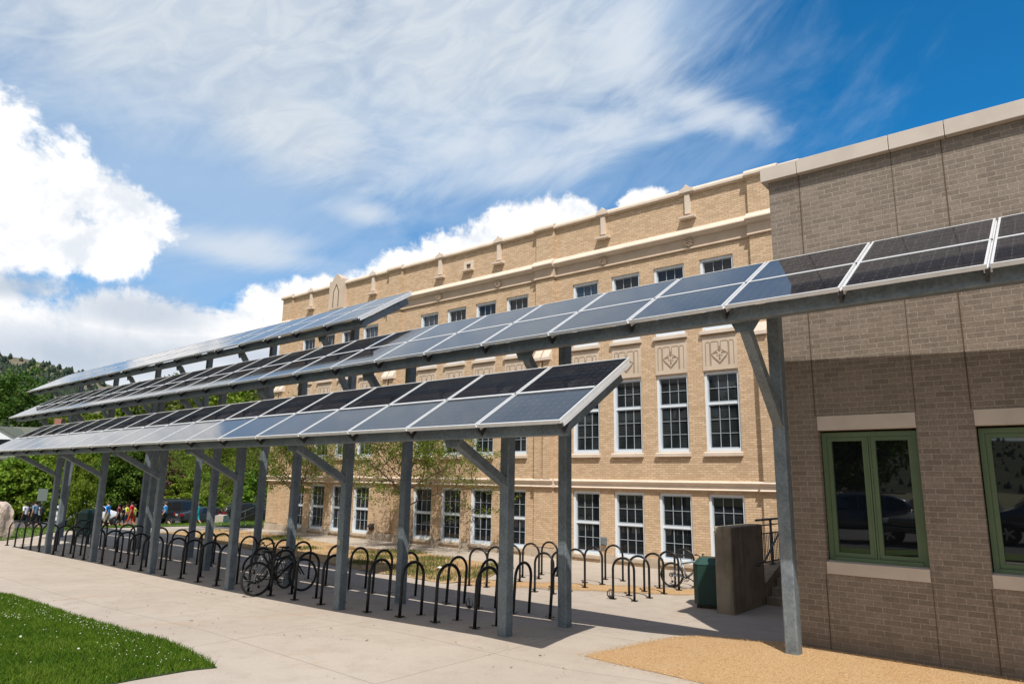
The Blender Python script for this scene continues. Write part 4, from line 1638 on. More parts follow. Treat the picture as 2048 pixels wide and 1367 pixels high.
for i, (x, y, k, sc, lab) in enumerate([(-16, -26, 'dark', 1.0, 'dark tree across the parking lot behind the viewer'), (-11.5, -29, 'dark', 1.2, 'second dark tree across the parking lot behind the viewer'),
                                        (-24, -28, 'dark', 1.2, 'dark tree at the far corner of the parking lot behind the viewer')]):
    tree(k, 'leafy_tree', lab, 'tree', (x, y, zg(x, y)), sc, i * 2.0, 'trees behind the parking lot')


def locust(label, loc, seed, h=4.7, spread=1.0):
    """slender young honey locust: thin trunk, ascending limbs, sparse fine leaves"""
    rd = random.Random(seed)
    rs = np.random.default_rng(seed)
    root = thing('young_locust_tree', label, 'tree', loc, 0, 'young trees in the planter before the school')
    tm = MB()
    bh = 1.55
    tm.tube([(0, 0, -.2), (0.01, 0, .5), (0.02, .01, bh), (.03, .0, h * .62), (.0, .03, h * .96)], [.085, .065, .058, .034, .010], 8)
    leaves = []

    def branch(p, d, L, r, depth):
        d = d.normalized()
        pts = [p]
        q = p
        n = 4
        for k in range(n):
            d = (d + Vector((rd.uniform(-.22, .22), rd.uniform(-.22, .22), rd.uniform(-.10, .16)))).normalized()
            q = q + d * (L / n)
            pts.append(q)
        tm.tube(pts, [r, r * .85, r * .7, r * .5, r * .3], 5, caps=False)
        if depth >= 1:
            for k in range(1, 5):
                m_ = 14 if depth == 2 else 6
                for _ in range(m_):
                    leaves.append(pts[k] + Vector((rd.gauss(0, .11), rd.gauss(0, .11), rd.gauss(-.03, .08))))
        if depth < 2:
            for k in range(1, 5):
                for _ in range(2 if depth == 0 else 1):
                    s = d.orthogonal()
                    s.rotate(Matrix.Rotation(rd.uniform(0, 6.28), 3, d))
                    nd = (d * .75 + s * rd.uniform(.5, .9) + Vector((0, 0, .06)))
                    branch(pts[k], nd, L * rd.uniform(.42, .62), r * .5, depth + 1)
    for k in range(13):
        f = k / 12
        z = bh + (h * .80 - bh) * f
        a = k * 2.399 + rd.uniform(-.3, .3)
        el = R(20 + 44 * f)
        branch(Vector((.02, 0, z)), Vector((math.cos(a) * math.cos(el), math.sin(a) * math.cos(el), math.sin(el))), (2.45 - 1.1 * f) * spread, .027 - .011 * f, 0)
    tm.build('trunk', M['bark'], root, smooth=True)
    V, F = leaf_quads(np.array([tuple(p) for p in leaves]), .036, rs, .3)
    link('crown', np_mesh('crown', V, F, M['leaf_locust']), root)
    return root


locust('slender young locust tree standing before the middle windows of the school', (-18.95, 17.2, -.33), 5, 4.9, 1.08)
locust('slender young locust tree near the left end of the school wall', (-26.15, 17.25, -.33), 9, 4.9, 1.0)
locust('thin reddish young tree left of the school corner beyond the racks', (-33.0, 17.4, -.42), 13, 5.4, .85)


# ------------------------------------------------------------------ grass, clover, chips
def in_poly(px, py, poly):
    c = np.zeros(len(px), bool)
    n = len(poly)
    for i in range(n):
        x1, y1 = poly[i]
        x2, y2 = poly[(i + 1) % n]
        cond = ((y1 > py) != (y2 > py)) & (px < (x2 - x1) * (py - y1) / (y2 - y1 + 1e-12) + x1)
        c ^= cond
    return c


def blades(P, h, w, seed):
    rs = np.random.default_rng(seed)
    n = len(P)
    a = rs.uniform(0, 2 * np.pi, n)
    hh = h * rs.uniform(.5, 1.25, n)
    lean = rs.normal(0, .42, (n, 2)) * hh[:, None]
    dx = np.stack([np.cos(a), np.sin(a), np.zeros(n)], 1) * (w * rs.uniform(.7, 1.3, n))[:, None]
    mid = P + np.concatenate([lean * .35, (hh * .55)[:, None]], 1)
    tip = P + np.concatenate([lean, hh[:, None]], 1)
    V = np.stack([P - dx, P + dx, mid + dx * .75, tip, mid - dx * .75], 1).reshape(-1, 3)
    F = np.arange(5 * n).reshape(-1, 5)
    return V, F


def scatter(poly, n, seed, box):
    rs = np.random.default_rng(seed)
    px = rs.uniform(box[0], box[1], n)
    py = rs.uniform(box[2], box[3], n)
    k = in_poly(px, py, poly)
    px, py = px[k], py[k]
    pz = np.array([zg(a, c) for a, c in zip(px, py)]) + .008
    return np.stack([px, py, pz], 1)


P1 = scatter(LAWN, 84000, 1, (-18, -8, 2.2, 4.8))
P2_ = scatter(LAWN, 26000, 2, (-26, -8, -2.6, 4.8))
V, F = blades(np.concatenate([P1, P2_]), .062, .0042, 3)
tag(link('lawn_grass', np_mesh('lawn_grass', V, F, M['grass_blade'])), kind='stuff')
# tufts spilling over the edges of the planter bed
PL = scatter(PLANT, 70000, 4, (-33, -12, 12.6, 18.2))
rs = np.random.default_rng(8)
cen = np.array([(-12.8, 14.4), (-13.4, 15.6), (-14.5, 13.6), (-15.5, 14.8), (-17.2, 14.0), (-16.5, 16.2), (-18.8, 17.0), (-19.4, 15.8), (-22.0, 15.2), (-25.9, 16.8), (-26.6, 17.3), (-29, 15.5), (-14.0, 16.5), (-18.0, 15.2), (-13.1, 13.2)])
rad = np.array([.8, .7, .8, .9, .6, .7, .9, .5, .5, .9, .6, .5, .5, .7, .4])
dd = np.min(np.linalg.norm(PL[:, None, :2] - cen[None], axis=2) / rad[None], axis=1)
keep = rs.uniform(0, 1, len(PL)) < np.clip(1.35 - dd, 0.012, 1) * .9
V, F = blades(PL[keep], .095, .007, 6)
tag(link('planter_grass', np_mesh('planter_grass', V, F, leaf_mat('dry_green_grass', (0.07, 0.10, 0.016), (0.125, 0.155, 0.03), (0.22, 0.21, 0.08), 0.3, 0.8))), kind='stuff')
SG = [(-39.0, 14.7), (-37.0, 19.8), (-34.5, 19.9), (-33.6, 26), (-33.6, 34), (-46.5, 34), (-46.5, 22), (-45.2, 14), (-43.2, 8), (-41, 2), (-34.5, 2), (-34.0, 9.4), (-37, 11.9)]
PG = scatter(SG, 26000, 12, (-47, -33, 2, 34))
V, F = blades(PG, .11, .014, 14)
tag(link('verge_grass', np_mesh('verge_grass', V, F, M['grass_blade'])), kind='stuff')

# clover heads in drifts, dandelion clocks
rs = np.random.default_rng(31)
mb = MB()
drift = [(-12.6, 4.25, .9, .12, 40), (-11.3, 4.28, .6, .10, 46), (-13.6, 3.75, .7, .10, 46), (-10.2, 4.15, .8, .18, 24), (-9.3, 4.1, .6, .2, 24), (-14.8, 4.45, .8, .14, 40), (-11.5, 3.6, 2.0, .35, 30), (-8.7, 4.05, .3, .15, 10)]
for cx, cy, sx, sy, n in drift:
    for _ in range(n):
        x, y = rs.normal(cx, sx), rs.normal(cy, sy)
        if not in_poly(np.array([x]), np.array([y]), LAWN)[0]:
            continue
        z = zg(x, y) + rs.uniform(.05, .085)
        r = rs.uniform(.005, .009)
        mb.add([(x + r, y, z), (x, y + r, z), (x - r, y, z), (x, y - r, z), (x, y, z + r), (x, y, z - r * .6)],
               [(0, 1, 4), (1, 2, 4), (2, 3, 4), (3, 0, 4), (1, 0, 5), (2, 1, 5), (3, 2, 5), (0, 3, 5)])
tag(mb.build('clover_flowers', M['clover']), kind='stuff')
for x, y, lab in [(-9.55, 3.55, 'white dandelion seed head in the grass nearest the corner of the lawn'), (-10.75, 3.30, 'white dandelion seed head low in the lawn at the picture edge')]:
    bm = bmesh.new()
    bmesh.ops.create_icosphere(bm, subdivisions=2, radius=.015)
    for v in bm.verts:
        v.co *= random.uniform(.85, 1.1)
        v.co.z += .115
    me = bpy.data.meshes.new('seed_head')
    bm.to_mesh(me)
    bm.free()
    me.materials.append(M['clover'])
    t_ = thing('dandelion', lab, 'flower', (x, y, zg(x, y)), 0, 'dandelion clocks in the lawn')
    link('seed_head', me, t_)
    sb = MB()
    sb.tube([(0, 0, 0), (0.004, 0, .06), (0, 0, .10)], .002, 5)
    sb.build('stem', M['grass_blade'], t_)

# loose chips at the rim of the gravel and on the paving, bits of leaf litter
rs = np.random.default_rng(77)


def chips(P, s, seed):
    r = np.random.default_rng(seed)
    n = len(P)
    sz = s * r.uniform(.5, 1.4, n)
    off = r.normal(size=(n, 4, 3)) * sz[:, None, None] * .8
    V = (P[:, None, :] + off)
    V[:, :, 2] = np.maximum(V[:, :, 2], P[:, None, 2] - .002)
    V = V.reshape(-1, 3)
    i = np.arange(n)[:, None] * 4
    F = np.concatenate([i + np.array([[0, 1, 2]]), i + np.array([[0, 2, 3]]), i + np.array([[0, 3, 1]]), i + np.array([[1, 3, 2]])])
    return V, F


GP = scatter(GRAVEL, 9000, 41, (-5.3, 0.5, 7.0, 10.2))
edge = []
for (xa, ya), (xb, yb) in list(zip(GRAVEL[:8], GRAVEL[1:8])) + list(zip(GRAVEL[10:], GRAVEL[11:] + GRAVEL[:1])):
    n = 420
    tt = rs.uniform(0, 1, n)
    edge.append(np.stack([xa + (xb - xa) * tt + rs.normal(0, .07, n), ya + (yb - ya) * tt + rs.normal(0, .07, n)], 1))
edge = np.concatenate(edge)
strewn = np.stack([rs.uniform(-7.5, -4.9, 200), rs.uniform(7.2, 13.5, 200)], 1)
dust = np.stack([rs.normal(-10.2, 1.4, 1500), rs.normal(14.4, 1.1, 1500)], 1)
E2 = np.concatenate([edge, strewn, dust])
E2 = np.concatenate([E2, np.array([[zg(a, c) + .006] for a, c in E2])], 1)
GP[:, 2] += .006
V, F = chips(np.concatenate([GP, E2]), .0050, 5)
tag(link('gravel_chips', np_mesh('gravel_chips', V, F, M['gravel_chip'])), kind='stuff')
L2 = np.stack([rs.uniform(-16, -4.5, 150), rs.uniform(4.9, 8.4, 150)], 1)
L3 = np.stack([rs.uniform(-22, -6, 160), rs.uniform(8.2, 12.4, 160)], 1)
L4 = np.stack([rs.normal(-14.2, .25, 26), rs.normal(7.6, .05, 26)], 1)
LL = np.concatenate([L2, L3, L4])
LL = np.concatenate([LL, np.array([[zg(a, c) + .006] for a, c in LL])], 1)
V, F = chips(LL, .014, 6)
V[:, 2] = np.repeat(LL[:, 2], 4) + (V[:, 2] - np.repeat(LL[:, 2], 4)) * .35
tag(link('leaf_litter', np_mesh('leaf_litter', V, F, M['litter'])), kind='stuff')


pp = MB()
pp.add([(-.10, -.05, .012), (.0, -.07, .05), (.11, -.03, .02), (.12, .06, .045), (.01, .05, .02), (-.11, .06, .05), (.0, .0, .075)],
       [(0, 1, 6), (1, 2, 6), (2, 3, 6), (3, 4, 6), (4, 5, 6), (5, 0, 6)])
ppo = pp.build('paper_scrap', mat('white_paper', (0.75, 0.74, 0.72), 0.8), None, loc=(-14.5, 14.5, zg(-14.5, 14.5) + .03))
tag(ppo, 'crumpled scrap of white paper lying in the grass of the planter', 'litter')


# ------------------------------------------------------------------ boulder, sign, street wall
def boulder():
    bm = bmesh.new()
    bmesh.ops.create_icosphere(bm, subdivisions=4, radius=1.0)
    from mathutils import noise as nz_
    for v in bm.verts:
        p = v.co.copy()
        n = nz_.fractal(p * 1.7 + Vector((3, 1, 2)), 1.0, 2.0, 5)
        q = Vector((max(-.72, min(.72, p.x * 1.1)), max(-.7, min(.7, p.y)), max(-.75, min(.82, p.z * 1.05))))
        q *= 1 + .14 * n
        v.co = Vector((q.x * .88, q.y * .75, q.z * 1.10 + .2 * q.x * -.6))
    me = bpy.data.meshes.new('boulder')
    bm.to_mesh(me)
    bm.free()
    me.materials.append(M['boulder'])
    o = link('boulder', me, None, (-35.3, 9.15, zg(-34.9, 9.2) + .56), (0, 0, R(20)))
    tag(o, 'large pale pinkish boulder standing at the left end of the bike racks', 'boulder')


boulder()


def sign_post():
    x, y = at(87, 54)
    z = zg(x, y)
    rt = thing('road_sign', 'grey back of a road sign on a thin post before the green shrubs', 'sign', (x, y, z), R(35))
    s = MB()
    s.tube([(0, 0, 0), (0, 0, 2.52)], .035, 8)
    s.build('sign_post', M['galv'], rt)
    p = MB()
    p.box(-.33, .33, -.05, -.036, 1.75, 2.5)
    bevel_mesh(p.build('sign_plate', mat('sign_back', (0.16, 0.19, 0.17), 0.5, 0.3), rt), .005)


sign_post()


def stair_cheek():
    x, y = at(452, 47)
    z = zg(x, y)
    c = MB()
    c.prism([(-2.0, -.6), (1.6, -.6), (1.6, .55), (.0, .55), (-1.6, -.15), (-2.0, -.15)], 'x', -.25, .25)
    o = c.build('stair_cheek_wall', mottled('pale_concrete', (0.42, 0.37, 0.32), (0.36, 0.31, 0.27), 2), None, loc=(x, y, z), rot=(0, 0, R(-128)))
    tag(o, 'pale concrete stair cheek wall with sloping end between the parked dark cars', 'wall')
    x, y = at(527, 41)
    z = zg(x, y)
    r = MB()
    for dz in (0, .35):
        r.tube([(-1.2, 0, .15 + dz), (1.2, 0, 1.15 + dz)], .025, 6)
    for q in (-.9, 0, .9):
        r.tube([(q, 0, .3 + q * .42 - .5), (q, 0, .62 + .35 + q * .42)], .022, 6)
    o = r.build('stair_railing', M['rail_paint'], None, loc=(x, y, z + .15), rot=(0, 0, R(38)))
    tag(o, 'sloping grey pipe railing of the stairs at the left corner of the school', 'railing')


stair_cheek()


# ------------------------------------------------------------------ house behind the trees
def house():
    x, y = at(25, 80)
    z = zg(x, y) + 1.2
    rt = thing('house', 'small house with grey green roof and a white dormer behind the trees at left', 'building', (x, y, z - .2), R(46))
    hw, hd, eh, rh = 5.5, 4.5, 4.0, 6.7
    w = MB()
    w.box(-hw, hw, -hd, hd, -2.2, eh)
    for sx in (-hw + .02, hw - .02):
        w.add([(sx, -hd, eh), (sx, hd, eh), (sx, 0, rh)], [(0, 1, 2) if sx > 0 else (2, 1, 0)])
    w.build('house_wall', mottled('tan_siding', (0.36, 0.29, 0.22), (0.3, 0.24, 0.18), 2), rt)
    shingle = mottled('grey_green_shingles', (0.10, 0.112, 0.085), (0.135, 0.145, 0.115), 5, 0.9, 0.4, 12, 0.03)
    rf = MB()
    for s in (-1, 1):
        y0, y1 = s * (hd + .5), 0
        z0 = eh - .5 * (rh - eh) / hd
        rf.add([(-hw - .4, y0, z0), (hw + .4, y0, z0), (hw + .4, y1, rh), (-hw - .4, y1, rh), (-hw - .4, y0, z0 + .14), (hw + .4, y0, z0 + .14), (hw + .4, y1, rh + .14), (-hw - .4, y1, rh + .14)],
               [(0, 3, 2, 1), (4, 5, 6, 7), (0, 1, 5, 4), (1, 2, 6, 5), (2, 3, 7, 6), (3, 0, 4, 7)])
    roof = rf.build('house_roof', shingle, rt)
    ch = MB()
    ch.box(2.9, 3.5, -.35, .35, rh - .7, rh + 1.0)
    ch.build('chimney', mottled('red_brick', (0.33, 0.15, 0.10), (0.25, 0.11, 0.08), 8), roof)
    vp = MB()
    vp.tube([(-1.4, -.6, rh - .5), (-1.4, -.6, rh + .8)], .07, 8)
    vp.tube([(-.9, -.6, rh - .5), (-.9, -.6, rh + .8)], .07, 8)
    vp.build('vent_pipe', M['dark_clip'], roof)
    white = mat('white_siding', (0.70, 0.72, 0.74), 0.6)
    d = MB()
    d.prism([(-1.7, 4.2), (1.7, 4.2), (1.7, 5.6), (0.0, 6.5), (-1.7, 5.6)], 'y', -3.5, -.6)
    dm = d.build('dormer', white, rt)
    dr = MB()
    for s in (-1, 1):
        dr.add([(s * 2.0, -3.75, 5.45), (s * 2.0, -.3, 5.45), (0, -.3, 6.52), (0, -3.75, 6.52), (s * 2.0, -3.75, 5.58), (s * 2.0, -.3, 5.58), (0, -.3, 6.66), (0, -3.75, 6.66)],
               [(0, 1, 2, 3), (7, 6, 5, 4), (0, 4, 5, 1), (0, 3, 7, 4)])
    dr.build('dormer_roof', shingle, dm)
    for wx in (-.95, .6):
        ww = MB()
        ww.box(wx - .5, wx + .5, -3.54, -3.49, 4.5, 5.5)
        ww.build('dormer_window', M['glass_dark'], dm)
    for wx in (-3.2, -.6, 2.6):
        ww = MB()
        ww.box(wx - .55, wx + .55, -hd - .03, -hd + .02, 1.2, 2.7)
        ww.build('house_window', M['glass_dark'], rt)


house()


# ------------------------------------------------------------------ hills
def hills():
    from mathutils import noise as nz_

    def ridge(name, az0, az1, d0, d1, prof, seed, material, trees):
        mb = MB()
        na, nd = 90, 26
        vs = []
        for i in range(na + 1):
            a = az0 + (az1 - az0) * i / na
            hmax = np.interp(a, [p[0] for p in prof], [p[1] for p in prof])
            for j in range(nd + 1):
                f = j / nd
                d = d0 + (d1 - d0) * f
                x, y = d * math.sin(R(a)), d * math.cos(R(a))
                hh = (-3 + (math.tan(R(hmax)) * d1 + 3) * (f ** 1.1)) if f < .92 else (math.tan(R(hmax)) * d1 * (1 - (f - .92) * 6))
                n = nz_.fractal(Vector((x * .006, y * .006, seed)), 1.0, 2.0, 5)
                vs.append((x, y, hh + n * 12 * f))
        fs = []
        for i in range(na):
            for j in range(nd):
                q = i * (nd + 1) + j
                fs.append((q, q + nd + 1, q + nd + 2, q + 1))
        mb.add(vs, fs)
        tag(mb.build(name, material, smooth=True), kind='structure')
        rs = np.random.default_rng(seed)
        cone = MB()
        for _ in range(trees):
            i = rs.integers(0, na)
            j = int(nd * min(.9, rs.uniform(.06, .95)))
            p = Vector(vs[i * (nd + 1) + j])
            q = Vector(vs[(i + 1) * (nd + 1) + min(j + 1, nd)])
            c = p.lerp(q, rs.uniform())
            if nz_.noise(Vector((c.x * .012, c.y * .012, seed + 3))) < -.05 and rs.uniform() < .65:
                continue
            h = rs.uniform(2.4, 5.2)
            r = h * rs.uniform(.40, .62)
            for lv, (za, zb, rr) in enumerate(((.0, .75, 1.0), (.30, 1.0, .8))):
                k = 6
                ang = rs.uniform(0, 6)
                vv = [(c.x + r * rr * rs.uniform(.6, 1.1) * math.cos(ang + u * 6.283 / k), c.y + r * rr * rs.uniform(.6, 1.1) * math.sin(ang + u * 6.283 / k), c.z + h * za) for u in range(k)] + [(c.x, c.y, c.z + h * zb)]
                cone.add(vv, [(u, (u + 1) % k, k) for u in range(k)])
        tag(cone.build(name.replace('hills', 'hillside') + '_trees', M['needle']), kind='stuff')
    scrub = mottled('hill_scrub', (0.20, 0.165, 0.115), (0.095, 0.105, 0.05), 0.02, 0.95, 0.3, 0.5, 0.5, detail=9)
    ridge('hills', -112, -48, 190, 560, [(-112, 7.0), (-90, 7.6), (-79, 8.2), (-75, 7.8), (-72, 7.0), (-69.5, 6.4), (-66, 5.8), (-62, 4.8), (-55, 3.8), (-48, 3.2)], 4, scrub, 9000)
    ridge('southern_hills', 110, 250, 420, 900, [(110, 2), (150, 2.8), (180, 3.2), (200, 3.6), (250, 4)], 9, mottled('wooded_slope', (0.055, 0.06, 0.03), (0.03, 0.036, 0.018), 0.03, 0.95, 0.3, 0.5, 0.5), 2600)


hills()


# ------------------------------------------------------------------ cars
M['car_glass'] = mat('car_glass', (0.012, 0.014, 0.016), 0.03, 0, 0.5, 1.5)
M['chrome'] = mat('chrome_trim', (0.6, 0.6, 0.6), 0.15, 0.9)
M['tail_red'] = mat('tail_lamp_red', (0.16, 0.008, 0.008), 0.2)
M['head_clear'] = mat('head_lamp_glass', (0.55, 0.58, 0.6), 0.08)
M['plate'] = mat('number_plate', (0.5, 0.5, 0.48), 0.5)


def car(label, loc, rotz, color, style='suv', metal=0.3):
    """local x forward; origin on the road below the middle"""
    paint = mat('car_paint', color, 0.22, metal)
    paint.node_tree.nodes['Principled BSDF'].inputs['Coat Weight'].default_value = 0.7
    root = thing('parked_car', label, 'car', loc, rotz, 'parked cars')
    if style == 'boxy':
        prof = [(-2.25, .55, .95, .95), (-2.2, .45, 1.05, 1.62), (-2.0, .42, 1.08, 1.80), (-.2, .38, 1.06, 1.84), (.55, .38, 1.05, 1.74), (1.15, .38, 1.04, 1.12), (1.6, .40, .98, 1.04), (2.15, .45, .88, .98), (2.32, .55, .78, .86)]
    elif style == 'sedan':
        prof = [(-2.3, .55, .85, .95), (-2.2, .42, .92, 1.05), (-1.6, .35, .95, 1.08), (-.95, .33, .93, 1.40), (-.1, .32, .92, 1.46), (.55, .32, .91, 1.32), (1.1, .33, .89, .98), (1.7, .36, .82, .90), (2.2, .42, .70, .78), (2.32, .5, .62, .68)]
    else:
        prof = [(-2.25, .6, 1.0, 1.06), (-2.15, .48, 1.06, 1.40), (-1.7, .42, 1.06, 1.62), (-.6, .38, 1.02, 1.70), (.25, .38, 1.00, 1.64), (.75, .38, .99, 1.36), (1.2, .38, .97, 1.06), (1.7, .40, .90, .98), (2.15, .46, .76, .84), (2.28, .55, .66, .74)]
    hw = .92
    mb = MB()
    secs = []
    for x, zb, zl, zt in prof:
        k = 1 - .16 * (abs(x) / 2.32) ** 4
        tw = hw * k * (.76 if zt - zl > .25 else .90)
        w = hw * k
        mid = (zb + zl) / 2
        half = [(w * .90, zb), (w * .99, zb + .12), (w, mid + .08), (w * .96, zl), ((w * .96 + tw) / 2 + .01, (zl + zt) / 2), (tw, zt - .04), (tw * .86, zt)]
        ring = [(x, y, z) for y, z in half] + [(x, -y, z) for y, z in half[::-1]]
        secs.append(ring)
    n = len(secs[0])
    vs = [p for s_ in secs for p in s_]
    fs = []
    for i in range(len(secs) - 1):
        for k in range(n):
            k2 = (k + 1) % n
            fs.append((i * n + k, i * n + k2, (i + 1) * n + k2, (i + 1) * n + k))
    fs.append(tuple(range(n)))
    fs.append(tuple(range((len(secs) - 1) * n, len(secs) * n))[::-1])
    mb.add(vs, fs)
    body = mb.build('body', paint, root, smooth=True)
    bm = bmesh.new()
    bm.from_mesh(body.data)
    bmesh.ops.recalc_face_normals(bm, faces=bm.faces[:])
    bm.to_mesh(body.data)
    bm.free()
    sub = body.modifiers.new('smooth', 'SUBSURF')
    sub.levels = 1
    sub.render_levels = 1

    # glass laid just proud of the body: side windows, windscreen, rear window
    def sidept(x, f, out=.012):
        xs = [p[0] for p in prof]
        zl = np.interp(x, xs, [p[2] for p in prof])
        zt = np.interp(x, xs, [p[3] for p in prof])
        k = 1 - .16 * (abs(x) / 2.32) ** 4
        w0 = hw * k * .96
        w1 = hw * k * (.76 if zt - zl > .25 else .9)
        return w0 + (w1 - w0) * f + out, zl + (zt - zl) * f
    cab = [p[0] for p in prof if p[3] - p[2] > .3]
    xa, xb = min(cab), max(cab)
    g = MB()
    wins = [(xa + .12, xa + .75), (xa + .83, (xa + xb) / 2 + .1), ((xa + xb) / 2 + .18, xb + .02)]
    for a, c in wins:
        for s_ in (-1, 1):
            q = []
            for x, f in ((a, .10), (c, .10), (c - (.18 if c == wins[-1][1] else 0), .80), (a + (.1 if a == wins[0][0] else 0), .80)):
                y, z = sidept(x, f)
                q.append((x, s_ * y, z))
            g.add(q, [(0, 1, 2, 3) if s_ < 0 else (3, 2, 1, 0)])
    zt_b = [p for p in prof if p[0] == xb][0]
    nx_ = [p for p in prof if p[0] > xb][0]
    px_ = [p for p in prof if p[0] < xa][-1]
    za = [p for p in prof if p[0] == xa][0]
    g.add([(nx_[0] + .03, -.70, nx_[3] + .05), (nx_[0] + .03, .70, nx_[3] + .05), (xb + .06, .60, zt_b[3] - .0), (xb + .06, -.60, zt_b[3] - .0)], [(0, 1, 2, 3)])
    g.add([(px_[0] - .02, .68, za[2] + .08), (px_[0] - .02, -.68, za[2] + .08), (xa - .03, -.58, za[3] - .10), (xa - .03, .58, za[3] - .10)], [(0, 1, 2, 3)])
    g.build('car_window', M['car_glass'], root)
    for x in (-1.42, 1.42):
        for s_ in (-1, 1):
            wm = MB()
            wm.cur = 0
            wm.disc_cyl((0, 0, 0), (0, 1, 0), .34, .23, 22)
            wm.cur = 1
            wm.disc_cyl((0, s_ * .10, 0), (0, 1, 0), .215, .06, 18)
            wo = wm.build('wheel', [M['tyre'], M['rim_dark']], root, loc=(x, s_ * .82, .34))
            sp = MB()
            for k in range(5):
                a = k * 2 * math.pi / 5
                sp.bar((0, s_ * .132, 0), (.20 * math.cos(a), s_ * .132, .20 * math.sin(a)), .05, .015, up=(0, 1, 0))
            sp.build('wheel_spokes', M['rim'], wo)
    rz = prof[0]
    for s_ in (-1, 1):
        lm = MB()
        lm.box(prof[0][0] - .03, prof[0][0] + .22, min(s_ * .68, s_ * .91), max(s_ * .68, s_ * .91), rz[2] - .10, rz[2] + .12)
        bevel_mesh(lm.build('tail_lamp', M['tail_red'], root), .03)
        lm = MB()
        lm.box(prof[-1][0] - .42, prof[-1][0] - .02, min(s_ * .52, s_ * .83), max(s_ * .52, s_ * .83), prof[-1][2] - .03, prof[-1][2] + .11)
        bevel_mesh(lm.build('head_lamp', M['head_clear'], root), .03)
        mm = MB()
        mm.box(xb - .05, xb + .12, min(s_ * .93, s_ * 1.08), max(s_ * .93, s_ * 1.08), zt_b[2] + .02, zt_b[2] + .17)
        bevel_mesh(mm.build('mirror', paint, root), .03)
    gr = MB()
    gr.box(prof[-1][0] - .05, prof[-1][0] + .015, -.42, .42, prof[-1][1] + .02, prof[-1][2] + .03)
    grl = gr.build('grille', M['dark_clip'], root)
    gt = MB()
    for k in range(3):
        gt.box(prof[-1][0] + .016, prof[-1][0] + .022, -.38, .38, prof[-1][1] + .05 + k * .06, prof[-1][1] + .065 + k * .06)
    gt.build('grille_bar', M['chrome'], grl)
    for xa_, xb_, za_, zb_ in ((prof[0][0] - .05, prof[0][0] + .1, .42, .62), (prof[-1][0] - .12, prof[-1][0] + .04, .36, .54)):
        bp = MB()
        bp.box(xa_, xb_, -.80, .80, za_, zb_)
        bevel_mesh(bp.build('bumper', paint if style != 'boxy' else M['dark_clip'], root), .04)
    npb = MB()
    npb.box(prof[0][0] - .045, prof[0][0] - .02, -.24, .24, .78, .92)
    npb.build('number_plate', M['plate'], root)
    if style != 'sedan':
        rr = MB()
        for s_ in (-1, 1):
            rr.tube([(xa + .2, s_ * .60, prof[2][3] + .05), (xb - .4, s_ * .60, prof[2][3] + .07)], .022, 6)
        rr.build('roof_rail', M['dark_clip'], root)
    return root


def street_car(u, dist, ang, label, color, style, metal=.3, dz=0.0):
    x, y = at(u, dist)
    return car(label, (x, y, zg(x, y) + .03 + dz), R(ang), color, style, metal)


street_car(186, 60.0, 92, 'white crossover car seen from its rear left corner with red lamps', (0.74, 0.75, 0.76), 'suv', 0.0)
street_car(375, 60.5, 88, 'boxy dark off-road car parked beyond the grass behind the walkers', (0.025, 0.028, 0.033), 'boxy')
street_car(424, 58, 80, 'dark blue grey car with low bonnet right of the boxy car', (0.025, 0.035, 0.05), 'sedan')
street_car(508, 57, 72, 'black car parked next to the left corner of the school', (0.012, 0.012, 0.014), 'suv')
car('black wagon parked in the lot behind the viewer and mirrored in the first green window', (-6.9, -6.6, zg(-6.9, -6.6) + .02), R(172), (0.05, 0.06, 0.08), 'suv')
car('dark car facing the grey building and mirrored in the first green window', (-3.9, -7.2, zg(-4, -7) + .02), R(112), (0.05, 0.055, 0.065), 'suv')
car('dark pickup like car mirrored in the second green window', (-.9, -8.2, zg(-1, -8) + .02), R(175), (0.08, 0.085, 0.095), 'boxy')
car('grey car facing the grey building and mirrored in the second green window', (1.6, -6.6, zg(1, -7) + .02), R(100), (0.12, 0.12, 0.12), 'suv')


# ------------------------------------------------------------------ people
SK = {}


def clothmat(c):
    key = tuple(round(v, 3) for v in c)
    if key not in SK:
        SK[key] = mottled('cloth', tuple(c), tuple(v * .8 for v in c), 14, 0.85, 0.0)
    return SK[key]


SKIN = [mat('skin_light', (0.52, 0.32, 0.22), 0.55), mat('skin_tan', (0.34, 0.19, 0.12), 0.55), mat('skin_brown', (0.17, 0.09, 0.055), 0.55)]
SHOE = mat('shoe', (0.35, 0.34, 0.33), 0.6)
DEPS = None


